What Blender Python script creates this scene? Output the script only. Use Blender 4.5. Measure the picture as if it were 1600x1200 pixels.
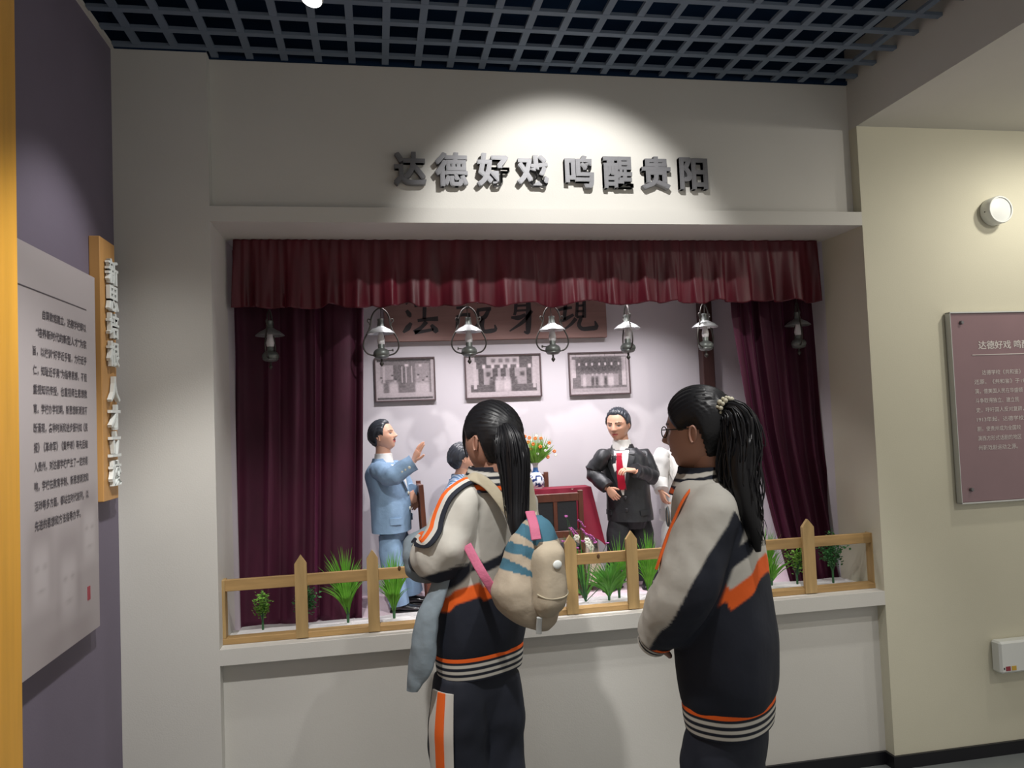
import bpy, bmesh, math, random
import numpy as np
from mathutils import Vector, Matrix, noise

for o in list(bpy.data.objects): bpy.data.objects.remove(o)
SC = bpy.context.scene
COL = SC.collection
PI = math.pi

# ------------------------------------------------------------------ camera
FPX, YAW, PITCH, ROLL = 1188.56, 0.1777, 0.0439, -0.04
CAM = np.array([0.0, -2.871, 1.5])
FW = np.array([math.sin(YAW)*math.cos(PITCH), math.cos(YAW)*math.cos(PITCH), math.sin(PITCH)])
_R = np.array([math.cos(YAW), -math.sin(YAW), 0.0]); _U = np.cross(_R, FW)
RT = _R*math.cos(ROLL)+_U*math.sin(ROLL)
UP = -_R*math.sin(ROLL)+_U*math.cos(ROLL)
cd = bpy.data.cameras.new('camera'); cam = bpy.data.objects.new('camera', cd); COL.objects.link(cam)
cd.sensor_width = 36; cd.lens = FPX*36/1600; cd.clip_start = .02
cam.matrix_world = Matrix(((RT[0], UP[0], -FW[0], CAM[0]), (RT[1], UP[1], -FW[1], CAM[1]), (RT[2], UP[2], -FW[2], CAM[2]), (0, 0, 0, 1)))
SC.camera = cam

# ------------------------------------------------------------------ world, lights, exposure
w = bpy.data.worlds.new('world'); SC.world = w; w.use_nodes = True
w.node_tree.nodes['Background'].inputs[0].default_value = (1.0, .955, .89, 1)
w.node_tree.nodes['Background'].inputs[1].default_value = .52
vs = SC.view_settings
vs.view_transform = 'Standard'; vs.look = 'None'; vs.gamma = 1; vs.use_curve_mapping = False; vs.exposure = 0.0

def spot(name, loc, target, power, angle, blend=.3, color=(1, 1, 1), radius=.03):
    l = bpy.data.lights.new(name, 'SPOT'); l.energy = power; l.spot_size = math.radians(angle); l.spot_blend = blend
    l.color = color; l.shadow_soft_size = radius
    o = bpy.data.objects.new(name, l); COL.objects.link(o); o.location = loc
    o.rotation_euler = (Vector(target)-Vector(loc)).to_track_quat('-Z', 'Y').to_euler()
    return o
WARM = (1.0, .95, .84); NEU = (1, .98, .95); MAG = (1.0, .955, .985)
spot('sign_spot', (.77, -.90, 2.86), (.77, .05, 2.13), 78, 70, .5, NEU, .03)
spot('panel_spot', (-.12, -.55, 2.80), (-.92, -.50, 1.35), 34, 62, .6, NEU, .03)
spot('hall_spot', (-.15, -1.55, 2.84), (-.32, -.35, .15), 150, 64, .5, NEU, .03)
spot('hall_spot', (1.0, -1.5, 2.84), (1.0, -.40, .1), 70, 66, .6, NEU, .03)
spot('hall_spot', (1.35, -.72, 2.84), (1.35, -.35, .2), 40, 60, .6, NEU, .03)
spot('corridor_spot', (2.95, -.60, 2.64), (2.85, -.15, 1.2), 25, 150, .8, WARM, .05)
spot('corridor_spot', (3.1, -1.9, 2.64), (2.7, -.2, 1.3), 45, 110, .8, WARM, .05)
for X, p in ((.21, 28), (.60, 28), (.94, 31), (1.30, 28)):
    spot('stage_spot', (X, .40, 2.22), (X, .58, .9), p, 105, .8, MAG, .03)

# ------------------------------------------------------------------ helpers
def ray(px, py): return FW+RT*((px-800)/FPX)-UP*((py-600)/FPX)
def at(px, py, Y): d = ray(px, py); return CAM+d*((Y-CAM[1])/d[1])      # pixel on the plane y = Y
def atz(px, py, Z): d = ray(px, py); return CAM+d*((Z-CAM[2])/d[2])
def atx(px, py, X): d = ray(px, py); return CAM+d*((X-CAM[0])/d[0])
def atd(px, py, d): return CAM+ray(px, py)*d                             # pixel at a distance along the view
def V3(*a): return np.array(a, float)
def unit(v): v = np.asarray(v, float); return v/np.linalg.norm(v)

def mat(name, col, rough=.6, metal=0, var=0., vscale=8, bump=0., bscale=60, sheen=0, sheen_tint=(1, 1, 1), coat=0, trans=0, emit=None, emit_s=0, attr=False, spec=.5, stretch=None, alpha=1, ior=1.45):
    m = bpy.data.materials.new(name); m.use_nodes = True
    nt = m.node_tree; b = nt.nodes['Principled BSDF']
    b.inputs['Base Color'].default_value = (*col, 1); b.inputs['Roughness'].default_value = rough; b.inputs['Metallic'].default_value = metal
    b.inputs['Specular IOR Level'].default_value = spec
    b.inputs['IOR'].default_value = ior
    if sheen:
        b.inputs['Sheen Weight'].default_value = sheen; b.inputs['Sheen Tint'].default_value = (*sheen_tint, 1); b.inputs['Sheen Roughness'].default_value = .35
    if coat: b.inputs['Coat Weight'].default_value = coat; b.inputs['Coat Roughness'].default_value = .06
    if trans: b.inputs['Transmission Weight'].default_value = trans
    if alpha < 1: b.inputs['Alpha'].default_value = alpha
    if emit: b.inputs['Emission Color'].default_value = (*emit, 1); b.inputs['Emission Strength'].default_value = emit_s
    tc = nt.nodes.new('ShaderNodeTexCoord')
    src = tc.outputs['Object']
    if stretch:
        mp = nt.nodes.new('ShaderNodeMapping'); mp.inputs['Scale'].default_value = stretch
        nt.links.new(src, mp.inputs['Vector']); src = mp.outputs['Vector']
    base = None
    if attr:
        a = nt.nodes.new('ShaderNodeAttribute'); a.attribute_name = 'Col'; base = a.outputs['Color']
    if var:
        n = nt.nodes.new('ShaderNodeTexNoise'); n.inputs['Scale'].default_value = vscale; n.inputs['Detail'].default_value = 4
        nt.links.new(src, n.inputs['Vector'])
        mr = nt.nodes.new('ShaderNodeMapRange'); mr.inputs['From Min'].default_value = .3; mr.inputs['From Max'].default_value = .7
        mr.inputs['To Min'].default_value = 1-var; mr.inputs['To Max'].default_value = 1+var*.6
        nt.links.new(n.outputs['Fac'], mr.inputs['Value'])
        mx = nt.nodes.new('ShaderNodeMix'); mx.data_type = 'RGBA'; mx.blend_type = 'MULTIPLY'; mx.inputs[0].default_value = 1
        if base is not None: nt.links.new(base, mx.inputs[6])
        else: mx.inputs[6].default_value = (*col, 1)
        nt.links.new(mr.outputs[0], mx.inputs[7]); base = mx.outputs[2]
    if base is not None: nt.links.new(base, b.inputs['Base Color'])
    if bump:
        n2 = nt.nodes.new('ShaderNodeTexNoise'); n2.inputs['Scale'].default_value = bscale; n2.inputs['Detail'].default_value = 3
        nt.links.new(src, n2.inputs['Vector'])
        bp = nt.nodes.new('ShaderNodeBump'); bp.inputs['Strength'].default_value = bump; bp.inputs['Distance'].default_value = .01
        nt.links.new(n2.outputs['Fac'], bp.inputs['Height']); nt.links.new(bp.outputs['Normal'], b.inputs['Normal'])
    return m

M = {}
M['wall'] = mat('cream_paint', (.60, .585, .545), .75, var=.03, vscale=3, bump=.05, bscale=180)
M['wall_warmlit'] = mat('cream_paint_warm_lit', (.60, .575, .455), .75, var=.03, vscale=3, bump=.05, bscale=180)  # same paint as the cream wall, with the corridor lamp's yellow light put into its colour
M['purple'] = mat('purple_paint', (.17, .145, .195), .7, var=.05, vscale=4, bump=.04, bscale=150)
M['stagewall'] = mat('stage_white_paint', (.58, .55, .58), .75, var=.02, vscale=3)
M['stagefloor'] = mat('stage_pink_cloth', (.72, .58, .64), .8, var=.05, vscale=5, bump=.1, bscale=12)
M['foam'] = mat('white_foam', (.78, .76, .76), .85, var=.04, vscale=20, bump=.25, bscale=90)
M['floor'] = mat('grey_floor', (.16, .175, .175), .35, var=.1, vscale=5)
M['black'] = mat('black_gloss', (.008, .008, .011), .35)
M['slab'] = mat('navy_slab', (.010, .024, .055), .9, spec=0)
M['bar'] = mat('grid_paint', (.15, .19, .25), .6, spec=.2)
M['wood_yel'] = mat('yellow_wood', (.72, .37, .05), .5, var=.12, vscale=5, stretch=(6, 6, .5))
M['wood_board'] = mat('orange_wood', (.56, .30, .10), .5, var=.08, vscale=6, stretch=(6, 6, .6))
M['pine'] = mat('pine', (.40, .25, .10), .55, var=.28, vscale=4, stretch=(1.2, 9, 9), bump=.05)
M['pinev'] = mat('pine_upright', (.42, .28, .12), .55, var=.22, vscale=4, stretch=(9, 9, 1.2), bump=.05)
M['pinek'] = mat('pine_knot', (.09, .04, .015), .6)
M['steel'] = mat('brushed_steel', (.17, .17, .18), .5, .3, var=.08, vscale=20, stretch=(1, 1, 8))
M['whitepl'] = mat('white_plastic', (.72, .74, .72), .4)
M['whitechar'] = mat('white_acrylic', (.78, .82, .80), .35)
M['panel'] = mat('grey_panel', (.50, .46, .46), .55, attr=True)
M['ink'] = mat('dark_ink', (.085, .075, .085), .6)
M['inkw'] = mat('white_ink', (.62, .58, .56), .5)
M['seal'] = mat('seal_red', (.35, .05, .07), .6)
M['mauve'] = mat('mauve_board', (.235, .145, .16), .25, var=.08, vscale=4, coat=.5)
M['acrylic'] = mat('acrylic_edge', (.55, .56, .55), .12, coat=.4)
M['velvet'] = mat('wine_velvet', (.050, .003, .019), .7, var=.3, vscale=14, bump=.1, bscale=40, sheen=.45, sheen_tint=(.40, .06, .22), stretch=(1, 1, .3))
M['velvet2'] = mat('red_velvet', (.078, .002, .010), .5, var=.3, vscale=14, bump=.1, bscale=40, sheen=.15, sheen_tint=(.7, .06, .16), stretch=(1, 1, .3))
M['plaque'] = mat('plaque_wood', (.27, .16, .14), .6, var=.12, vscale=4, stretch=(1, 8, 14))
M['brush'] = mat('brush_ink', (.03, .027, .03), .5)
M['frame'] = mat('photo_frame', (.09, .062, .065), .4)
M['print'] = mat('photo_print', (.5, .5, .5), .4, attr=True)
M['post'] = mat('dark_brown_wood', (.06, .028, .025), .45, var=.2, vscale=6, stretch=(8, 8, 1))
M['lampm'] = mat('pewter', (.16, .175, .165), .42, .5, var=.2, vscale=30)
M['lampd'] = mat('dark_iron', (.06, .055, .05), .45, .5)
M['shade'] = mat('tin_shade', (.36, .37, .37), .32, .6)
M['glass'] = mat('lamp_glass', (.80, .78, .80), .3, trans=.25)
M['chairw'] = mat('red_brown_wood', (.13, .045, .028), .38, var=.3, vscale=7, stretch=(6, 6, 1.2))
M['leather'] = mat('black_leather', (.025, .027, .032), .45, bump=.1, bscale=90)
M['cloth'] = mat('table_velvet', (.20, .005, .025), .6, var=.15, vscale=9, sheen=.6, sheen_tint=(.8, .12, .2))
M['under'] = mat('cream_underskirt', (.55, .46, .38), .8, attr=True)
M['porcelain'] = mat('porcelain', (.75, .78, .82), .12, attr=True, coat=.4)
M['green'] = mat('plastic_green', (.10, .32, .05), .5, var=.3, vscale=30)
M['green2'] = mat('leaf_green', (.20, .42, .065), .5, var=.35, vscale=40)
M['green3'] = mat('deep_leaf_green', (.05, .20, .055), .5, var=.35, vscale=40)
M['grassl'] = mat('grass_light', (.13, .40, .035), .45, var=.3, vscale=30)
M['stem'] = mat('stem_green', (.035, .12, .045), .5)
M['orangef'] = mat('orange_petal', (.80, .20, .03), .5, var=.2, vscale=60)
M['whitef'] = mat('white_petal', (.80, .80, .70), .5)
M['purplef'] = mat('pink_purple_petal', (.42, .10, .34), .5, var=.2, vscale=60)
M['skin'] = mat('painted_skin', (.68, .36, .25), .42, attr=True)
M['sking'] = mat('skin', (.40, .21, .15), .5, attr=True)
M['mhair'] = mat('painted_hair', (.035, .04, .05), .30, spec=.6)
M['bluecloth'] = mat('light_blue_suiting', (.22, .34, .50), .8, var=.08, vscale=20, bump=.25, bscale=34)
M['blackcloth'] = mat('black_satin', (.028, .030, .034), .42, var=.1, vscale=14, bump=.25, bscale=30)
M['blackpant'] = mat('black_trouser', (.016, .017, .021), .7, bump=.2, bscale=30)
M['whitecloth'] = mat('white_suiting', (.80, .80, .78), .8, bump=.2, bscale=30)
M['shirt'] = mat('white_shirt', (.80, .79, .76), .7, bump=.15, bscale=50)
M['striped'] = mat('striped_shirt', (.4, .5, .7), .7, attr=True)
M['tie'] = mat('red_tie', (.42, .006, .03), .45)
M['shoe'] = mat('black_shoe', (.012, .012, .014), .28, coat=.2)
M['button_w'] = mat('pale_button', (.60, .58, .48), .4)
M['button_k'] = mat('dark_button', (.03, .03, .035), .35)
M['hair'] = mat('black_hair', (.008, .008, .010), .42, spec=.4)
M['jersey'] = mat('school_jersey', (.5, .5, .5), .8, attr=True, var=.05, vscale=10, bump=.3, bscale=14)
M['rib'] = mat('ribbed_trim', (.5, .5, .5), .85, attr=True)
M['navy'] = mat('navy_jersey', (.012, .015, .026), .8, bump=.3, bscale=12)
M['ora'] = mat('orange_stripe', (.80, .13, .015), .75)
M['whi'] = mat('white_stripe', (.58, .56, .52), .8)
M['nav'] = mat('navy_stripe', (.012, .015, .026), .8)
M['canvas'] = mat('cream_canvas', (.5, .43, .34), .85, attr=True, var=.06, vscale=14, bump=.3, bscale=24)
M['strap'] = mat('cream_strap', (.47, .42, .31), .85, bump=.2, bscale=60)
M['pink'] = mat('pink_webbing', (.50, .13, .22), .75, bump=.2, bscale=90)
M['greycloth'] = mat('grey_blue_cloth', (.22, .27, .31), .8, var=.1, vscale=12, bump=.3, bscale=24)
M['darkcloth'] = mat('dark_lining', (.045, .05, .06), .8)
M['tiebead'] = mat('hair_tie_beads', (.55, .52, .40), .35)
M['lens'] = mat('lamp_lens', (1, 1, 1), .3, emit=(1, .98, .95), emit_s=18)
M['glint'] = mat('clear_label', (.55, .58, .58), .2, coat=.4)
M['sticker_r'] = mat('sticker_red', (.30, .04, .06), .5)
M['sticker_y'] = mat('sticker_yellow', (.60, .38, .06), .5)
M['specs'] = mat('spectacle_frame', (.03, .03, .03), .3, .5)

_m = M['striped']; _nt = _m.node_tree; _b = _nt.nodes['Principled BSDF']
for _l in list(_b.inputs['Base Color'].links): _nt.links.remove(_l)
_tc = _nt.nodes.new('ShaderNodeTexCoord'); _w = _nt.nodes.new('ShaderNodeTexWave'); _w.inputs['Scale'].default_value = 38; _w.bands_direction = 'DIAGONAL'
_cr = _nt.nodes.new('ShaderNodeValToRGB'); _cr.color_ramp.elements[0].color = (.16, .30, .52, 1); _cr.color_ramp.elements[1].color = (.55, .66, .80, 1); _cr.color_ramp.elements[0].position = .35; _cr.color_ramp.elements[1].position = .6
_nt.links.new(_tc.outputs['Object'], _w.inputs['Vector']); _nt.links.new(_w.outputs['Fac'], _cr.inputs[0]); _nt.links.new(_cr.outputs[0], _b.inputs['Base Color'])
def worldloc(p):
    v = Vector((0, 0, 0))
    while p is not None: v = v+p.location; p = p.parent
    return v
def tag(o, label=None, cat=None, group=None, kind=None):
    if label: o['label'] = label
    if cat: o['category'] = cat
    if group: o['group'] = group
    if kind: o['kind'] = kind
    return o
def empty(name, loc, label=None, cat=None, group=None, kind=None):
    o = bpy.data.objects.new(name, None); COL.objects.link(o); o.location = Vector([float(c) for c in loc]); o.empty_display_size = .05
    return tag(o, label, cat, group, kind)
def mk(name, VF, m, parent=None, smooth=None, cols=None, local=False):
    """one mesh object from world-space (V, F); a top-level one gets its origin at its base"""
    V, F = VF; V = np.asarray(V, float)
    if local: org = np.zeros(3)
    elif parent is not None: org = np.array(worldloc(parent))
    else: org = np.array([(V[:, 0].min()+V[:, 0].max())/2, (V[:, 1].min()+V[:, 1].max())/2, V[:, 2].min()])
    me = bpy.data.meshes.new(name); me.from_pydata((V-org).tolist(), [], [list(map(int, f)) for f in F]); me.update()
    o = bpy.data.objects.new(name, me); COL.objects.link(o)
    if parent is not None: o.parent = parent
    elif not local: o.location = Vector(org.tolist())
    me.materials.append(M[m] if isinstance(m, str) else m)
    if smooth is not None:
        me.polygons.foreach_set('use_smooth', [True]*len(me.polygons)); me.set_sharp_from_angle(angle=math.radians(smooth))
    if cols is not None:
        a = me.color_attributes.new('Col', 'FLOAT_COLOR', 'POINT')
        c = np.ones((len(V), 4)); c[:, :3] = cols; a.data.foreach_set('color', c.ravel())
    return o
def join(*parts):
    V = []; F = []; n = 0
    for v, f in parts:
        V.append(np.asarray(v, float)); F += [[i+n for i in q] for q in f]; n += len(v)
    return np.vstack(V), F
def box(x0, x1, y0, y1, z0, z1, bev=0):
    V = np.array([(x, y, z) for x in (x0, x1) for y in (y0, y1) for z in (z0, z1)], float)
    F = [(0, 1, 3, 2), (4, 6, 7, 5), (0, 4, 5, 1), (2, 3, 7, 6), (0, 2, 6, 4), (1, 5, 7, 3)]
    if not bev: return V, F
    bm = bmesh.new(); vs_ = [bm.verts.new(v) for v in V]; [bm.faces.new([vs_[i] for i in f]) for f in F]
    bmesh.ops.recalc_face_normals(bm, faces=bm.faces)
    bmesh.ops.bevel(bm, geom=bm.edges[:], offset=bev, segments=1, affect='EDGES')
    bm.verts.index_update(); r = (np.array([v.co[:] for v in bm.verts]), [[v.index for v in f.verts] for f in bm.faces]); bm.free(); return r
def xf(VF, mtx, t): return np.asarray(VF[0]) @ np.asarray(mtx, float).T+np.asarray(t, float), VF[1]
def rotz(a): c, s = math.cos(a), math.sin(a); return np.array([[c, -s, 0], [s, c, 0], [0, 0, 1]])
def grid_faces(n, m, wrap=False):
    F = []
    for i in range(n-1):
        for j in range(m if wrap else m-1): F.append((i*m+j, i*m+(j+1) % m, (i+1)*m+(j+1) % m, (i+1)*m+j))
    return F
def lathe(prof, n=24, c=(0, 0, 0)):
    V = [(c[0]+r*math.cos(2*PI*k/n), c[1]+r*math.sin(2*PI*k/n), c[2]+z) for r, z in prof for k in range(n)]
    return np.array(V), grid_faces(len(prof), n, True)
def cat(P, t):
    """Catmull-Rom through the rows of P at parameters t in 0..1"""
    P = np.asarray(P, float); k = len(P)-1; t = np.atleast_1d(t)*k
    i = np.clip(np.floor(t).astype(int), 0, k-1); u = (t-i)[:, None]
    g = lambda j: P[np.clip(j, 0, k)]
    p0 = np.where((i-1 < 0)[:, None], 2*P[0]-P[1], g(i-1)); p1 = g(i); p2 = g(i+1)
    p3 = np.where((i+2 > k)[:, None], 2*P[k]-P[k-1], g(i+2))
    return .5*(2*p1+(p2-p0)*u+(2*p0-5*p1+4*p2-p3)*u*u+(3*p1-p0-3*p2+p3)*u**3)
def tube(pts, rad, n=10, m=None, flat=1.0, up=(0, 0, 1), cap=True, curve=True):
    """swept tube; rad per point; flat squeezes the second axis"""
    pts = np.asarray(pts, float); rad = np.asarray(rad, float)*np.ones(len(pts))
    if curve and len(pts) > 2:
        m = m or len(pts)*4; t = np.linspace(0, 1, m); R = np.maximum(cat(rad[:, None], t)[:, 0], 1e-4); P = cat(pts, t)
    else: P, R = pts, rad
    T = np.gradient(P, axis=0); V = []
    up = np.asarray(up, float); a = None
    for i in range(len(P)):
        d = unit(T[i])
        if a is None:
            a = np.cross(up, d)
            if np.linalg.norm(a) < 1e-3: a = np.cross((1, 0, 0), d)
        a = unit(a-d*np.dot(a, d)); b = np.cross(d, a)
        for k in range(n):
            q = 2*PI*k/n; V.append(P[i]+a*R[i]*math.cos(q)+b*R[i]*flat*math.sin(q))
    F = grid_faces(len(P), n, True)
    if cap: F += [tuple(range(n))[::-1], tuple((len(P)-1)*n+k for k in range(n))]
    return np.array(V), F
def round_tube(pts, rad, n=8, m=None, flat=1.0, up=(0, 0, 1)):
    pts = [np.asarray(p, float) for p in pts]; rad = list(np.asarray(rad, float)*np.ones(len(pts)))
    e = unit(pts[-1]-pts[-2]); r = rad[-1]
    pts2 = pts+[pts[-1]+e*r*.55, pts[-1]+e*r*.9, pts[-1]+e*r]; rad2 = rad+[r*.84, r*.45, r*.05]
    mm = m or len(pts)*4; t = np.linspace(0, 1, mm); P = list(cat(pts, t)) if len(pts) > 2 else pts
    R = list(cat(np.array(rad)[:, None], t)[:, 0]) if len(pts) > 2 else rad
    return tube(P+pts2[-3:], R+rad2[-3:], n, None, flat, up, True, False)
class Loft:
    """rings (centre, front half-axis, left half-axis); angle 0 = front, +pi/2 = left"""
    def __init__(s, rings, e=2.0): s.K = np.array([np.concatenate([np.asarray(c, float) for c in r]) for r in rings]); s.e = e
    def ev(s, t, a, off=0):
        t, a = np.broadcast_arrays(np.asarray(t, float), np.asarray(a, float)); sh = t.shape; t = t.ravel(); a = a.ravel()
        k = cat(s.K, t); c, A, B = k[:, :3], k[:, 3:6], k[:, 6:]
        ca, sa = np.cos(a), np.sin(a); ex = 2/s.e
        ca = np.sign(ca)*np.abs(ca)**ex; sa = np.sign(sa)*np.abs(sa)**ex
        d = A*ca[:, None]+B*sa[:, None]; ln = np.linalg.norm(d, axis=1, keepdims=True)
        off = (np.zeros(sh)+off).reshape(-1, 1)
        return (c+d*(1+off/np.maximum(ln, 1e-6))).reshape(*sh, 3)
    def mesh(s, nt=30, na=36, wr=0, fr=(8, 8, 8), seed=0, cap=True):
        T, A = np.meshgrid(np.linspace(0, 1, nt), np.linspace(0, 2*PI, na, endpoint=False), indexing='ij')
        V = s.ev(T, A).reshape(-1, 3)
        if wr:
            o = np.array([noise.noise(Vector((p[0]*fr[0]+seed, p[1]*fr[1], p[2]*fr[2])))+.5*noise.noise(Vector((p[0]*fr[0]*2.3+seed, p[1]*fr[1]*2.3+5, p[2]*fr[2]*2.3))) for p in V])
            V = s.ev(T, A, wr*o.reshape(T.shape)).reshape(-1, 3)
        F = grid_faces(nt, na, True)
        if cap: F += [tuple(range(na))[::-1], tuple((nt-1)*na+k for k in range(na))]
        return V, F
    def patch(s, quad, off=.004, n=8, th=.003):
        """quad = four (angle, t) corners; a slab that follows the surface"""
        u = np.linspace(0, 1, n); U, W = np.meshgrid(u, u, indexing='ij')
        (a0, t0), (a1, t1), (a2, t2), (a3, t3) = quad
        A = (1-U)*(1-W)*a0+U*(1-W)*a1+U*W*a2+(1-U)*W*a3; T = (1-U)*(1-W)*t0+U*(1-W)*t1+U*W*t2+(1-U)*W*t3
        top = s.ev(T, A, off).reshape(-1, 3); bot = s.ev(T, A, off-th).reshape(-1, 3)
        F = grid_faces(n, n); N = n*n; F = F+[tuple(i+N for i in f[::-1]) for f in F]
        rim = [i for i in range(n)]+[i*n+n-1 for i in range(1, n)]+[(n-1)*n+j for j in range(n-2, -1, -1)]+[i*n for i in range(n-2, 0, -1)]
        for i in range(len(rim)): a, b = rim[i], rim[(i+1) % len(rim)]; F.append((b, a, a+N, b+N))
        return np.vstack([top, bot]), F
def limb_rings(pts, rad, up, flat=1.0):
    """rings for a Loft along a limb; 'up' gives angle 0"""
    P = np.asarray(pts, float); T = np.gradient(P, axis=0); out = []
    for p, t, r in zip(P, T, rad):
        d = unit(t); a = np.asarray(up, float); a = unit(a-d*np.dot(a, d)); b = np.cross(d, a); out.append((p, a*r, b*r*flat))
    return out
def ellipsoid(c, A, B, C, n=14, m=10):
    V = []
    for i in range(m+1):
        th = PI*i/m
        for k in range(n): q = 2*PI*k/n; V.append(np.asarray(c)+np.asarray(A)*math.sin(th)*math.cos(q)+np.asarray(B)*math.sin(th)*math.sin(q)+np.asarray(C)*math.cos(th))
    return np.array(V), grid_faces(m+1, n, True)
def text(body, size, ext=0, off=0, align='CENTER'):
    c = bpy.data.curves.new('t', 'FONT'); c.body = body; c.size = size; c.extrude = ext; c.offset = off; c.align_x = align; c.resolution_u = 3; c.fill_mode = 'BOTH' if ext else 'FRONT'
    o = bpy.data.objects.new('t', c); COL.objects.link(o)
    me = bpy.data.meshes.new_from_object(o.evaluated_get(bpy.context.evaluated_depsgraph_get()))
    V = np.array([v.co[:] for v in me.vertices]).reshape(-1, 3); F = [tuple(p.vertices) for p in me.polygons]
    bpy.data.objects.remove(o); bpy.data.curves.remove(c); bpy.data.meshes.remove(me); return V, F
def place(VF, o, ex, ey, ez): return np.asarray(VF[0]) @ np.array([ex, ey, ez], float)+np.asarray(o, float), VF[1]
def fit(VF, cx, cy, w, h):
    V = VF[0].copy(); lo, hi = V.min(0), V.max(0)
    V[:, 0] = (V[:, 0]-(lo[0]+hi[0])/2)*w/(hi[0]-lo[0])+cx; V[:, 1] = (V[:, 1]-(lo[1]+hi[1])/2)*h/(hi[1]-lo[1])+cy; return V, VF[1]
def copy_tree(o, parent=None):
    c = o.copy(); COL.objects.link(c); c.parent = parent
    for ch in o.children: copy_tree(ch, c)
    return c
def remesh(VF, voxel, it=4, fac=.5):
    me = bpy.data.meshes.new('r'); me.from_pydata(np.asarray(VF[0]).tolist(), [], [list(map(int, f)) for f in VF[1]])
    o = bpy.data.objects.new('r', me); COL.objects.link(o)
    m = o.modifiers.new('r', 'REMESH'); m.mode = 'VOXEL'; m.voxel_size = voxel
    s = o.modifiers.new('s', 'SMOOTH'); s.factor = fac; s.iterations = it
    r = bpy.data.meshes.new_from_object(o.evaluated_get(bpy.context.evaluated_depsgraph_get()))
    n = len(r.vertices); V = np.zeros(n*3); r.vertices.foreach_get('co', V); F = [tuple(p.vertices) for p in r.polygons]
    bpy.data.objects.remove(o); bpy.data.meshes.remove(r); return V.reshape(-1, 3), F
def sstep(x, a, b): t = np.clip((x-a)/(b-a), 0, 1); return t*t*(3-2*t)

# ------------------------------------------------------------------ measured layout (metres)
XL, XR, XW = -.5713, 2.0475, -.8958        # opening edges, left wall
ZC, ZL, ZO, ZS, ZB = 2.8811, 2.3093, 2.2524, .7203, .6643
REC, ZBM, BB = .0538, 2.6786, .052         # recess depth, beam underside, baseboard
YV, YL, YC, YB = .255, .345, .43, .86      # valance, lamps, curtains, stage back wall
ZF = .68                                   # stage floor
XE = 4.2; YN = -3.4; TH = .242

# ------------------------------------------------------------------ setting
tag(mk('floor', box(XW-.1, XE, YN, .06, -.1, 0), 'floor'), kind='structure')
wf = empty('wall_front', (.7, 0, 0), kind='structure')
mk('pier', box(XW, XL, 0, .30, 0, ZC), 'wall', wf)
mk('void_lining', box(XW, XL, 0, .30, ZC, ZC+.35), 'slab', wf)
mk('void_lining', box(XL, XR, REC, .30, ZC, ZC+.35), 'slab', wf)
mk('pier', box(XR, XE, 0, .30, 0, ZBM), 'wall_warmlit', wf)
mk('upper_panel', box(XL, XR, REC, .30, ZL-.001, ZC), 'wall', wf)
mk('lintel_band', box(XL, XR, 0, .30, ZO, ZL), 'wall', wf)
mk('sill_band', box(XL, XR, 0, .258, ZB, ZS), 'wall', wf)
mk('lower_panel', box(XL, XR, REC, .258, 0, ZB+.001), 'wall', wf)
wle = empty('wall_left', (XW, -1.5, 0), kind='structure')
mk('wall_face', box(XW-.1, XW, YN, .3, 0, ZC), 'purple', wle)
mk('void_lining', box(XW-.1, XW, YN, .3, ZC, ZC+.35), 'slab', wle)
tag(mk('trim_1', box(XW, XW+.012, YN, 0, ZC-.006, ZC+.008), 'wall'), kind='structure')
tag(mk('trim_2', box(XR, XR+.25, YN, .30, ZBM, ZC+.35), 'wall'), kind='structure')
tag(mk('ceiling', box(XW, XR, YN, REC, ZC+.15, ZC+.35), 'slab'), kind='structure')
tag(mk('ceiling_corridor', box(XR+.25, XE, YN, .30, ZBM, ZBM+.1), 'wall'), kind='structure')
bb = empty('baseboard_front', (1, 0, 0), kind='structure')
mk('baseboard_run', box(XL+.001, XR-.012, REC-.012, REC, 0, BB), 'black', bb)
mk('baseboard_run', box(XR-.012, XR, -.012, REC, 0, BB), 'black', bb)
mk('baseboard_run', box(XR, XE, -.012, 0, 0, BB), 'black', bb)
mk('baseboard_run', box(XW, XL, -.012, 0, 0, BB), 'black', bb)
tag(mk('wall_stage_back', box(XL-.05, XR+.05, YB, YB+.05, ZF-.1, ZO+.1), 'stagewall'), kind='structure')
tag(mk('wall_stage_left', box(XL-.05, XL, .30, YB, ZF-.1, ZO+.1), 'stagewall'), kind='structure')
tag(mk('wall_stage_right', box(XR, XR+.05, .30, YB, ZF-.1, ZO+.1), 'stagewall'), kind='structure')
tag(mk('ceiling_stage', box(XL-.05, XR+.05, .30, YB+.05, ZO, ZO+.1), 'stagewall'), kind='structure')
tag(mk('floor_stage', box(XL-.05, XR+.05, .255, YB+.05, ZF-.1, ZF), 'stagefloor'), kind='structure')

tag(mk('trim_3', join(box(XL, XR, REC-.010, REC, ZC-.004, ZC+.012), box(XW, XL, -.010, 0, ZC-.004, ZC+.012)), 'slab'), kind='structure')
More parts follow.
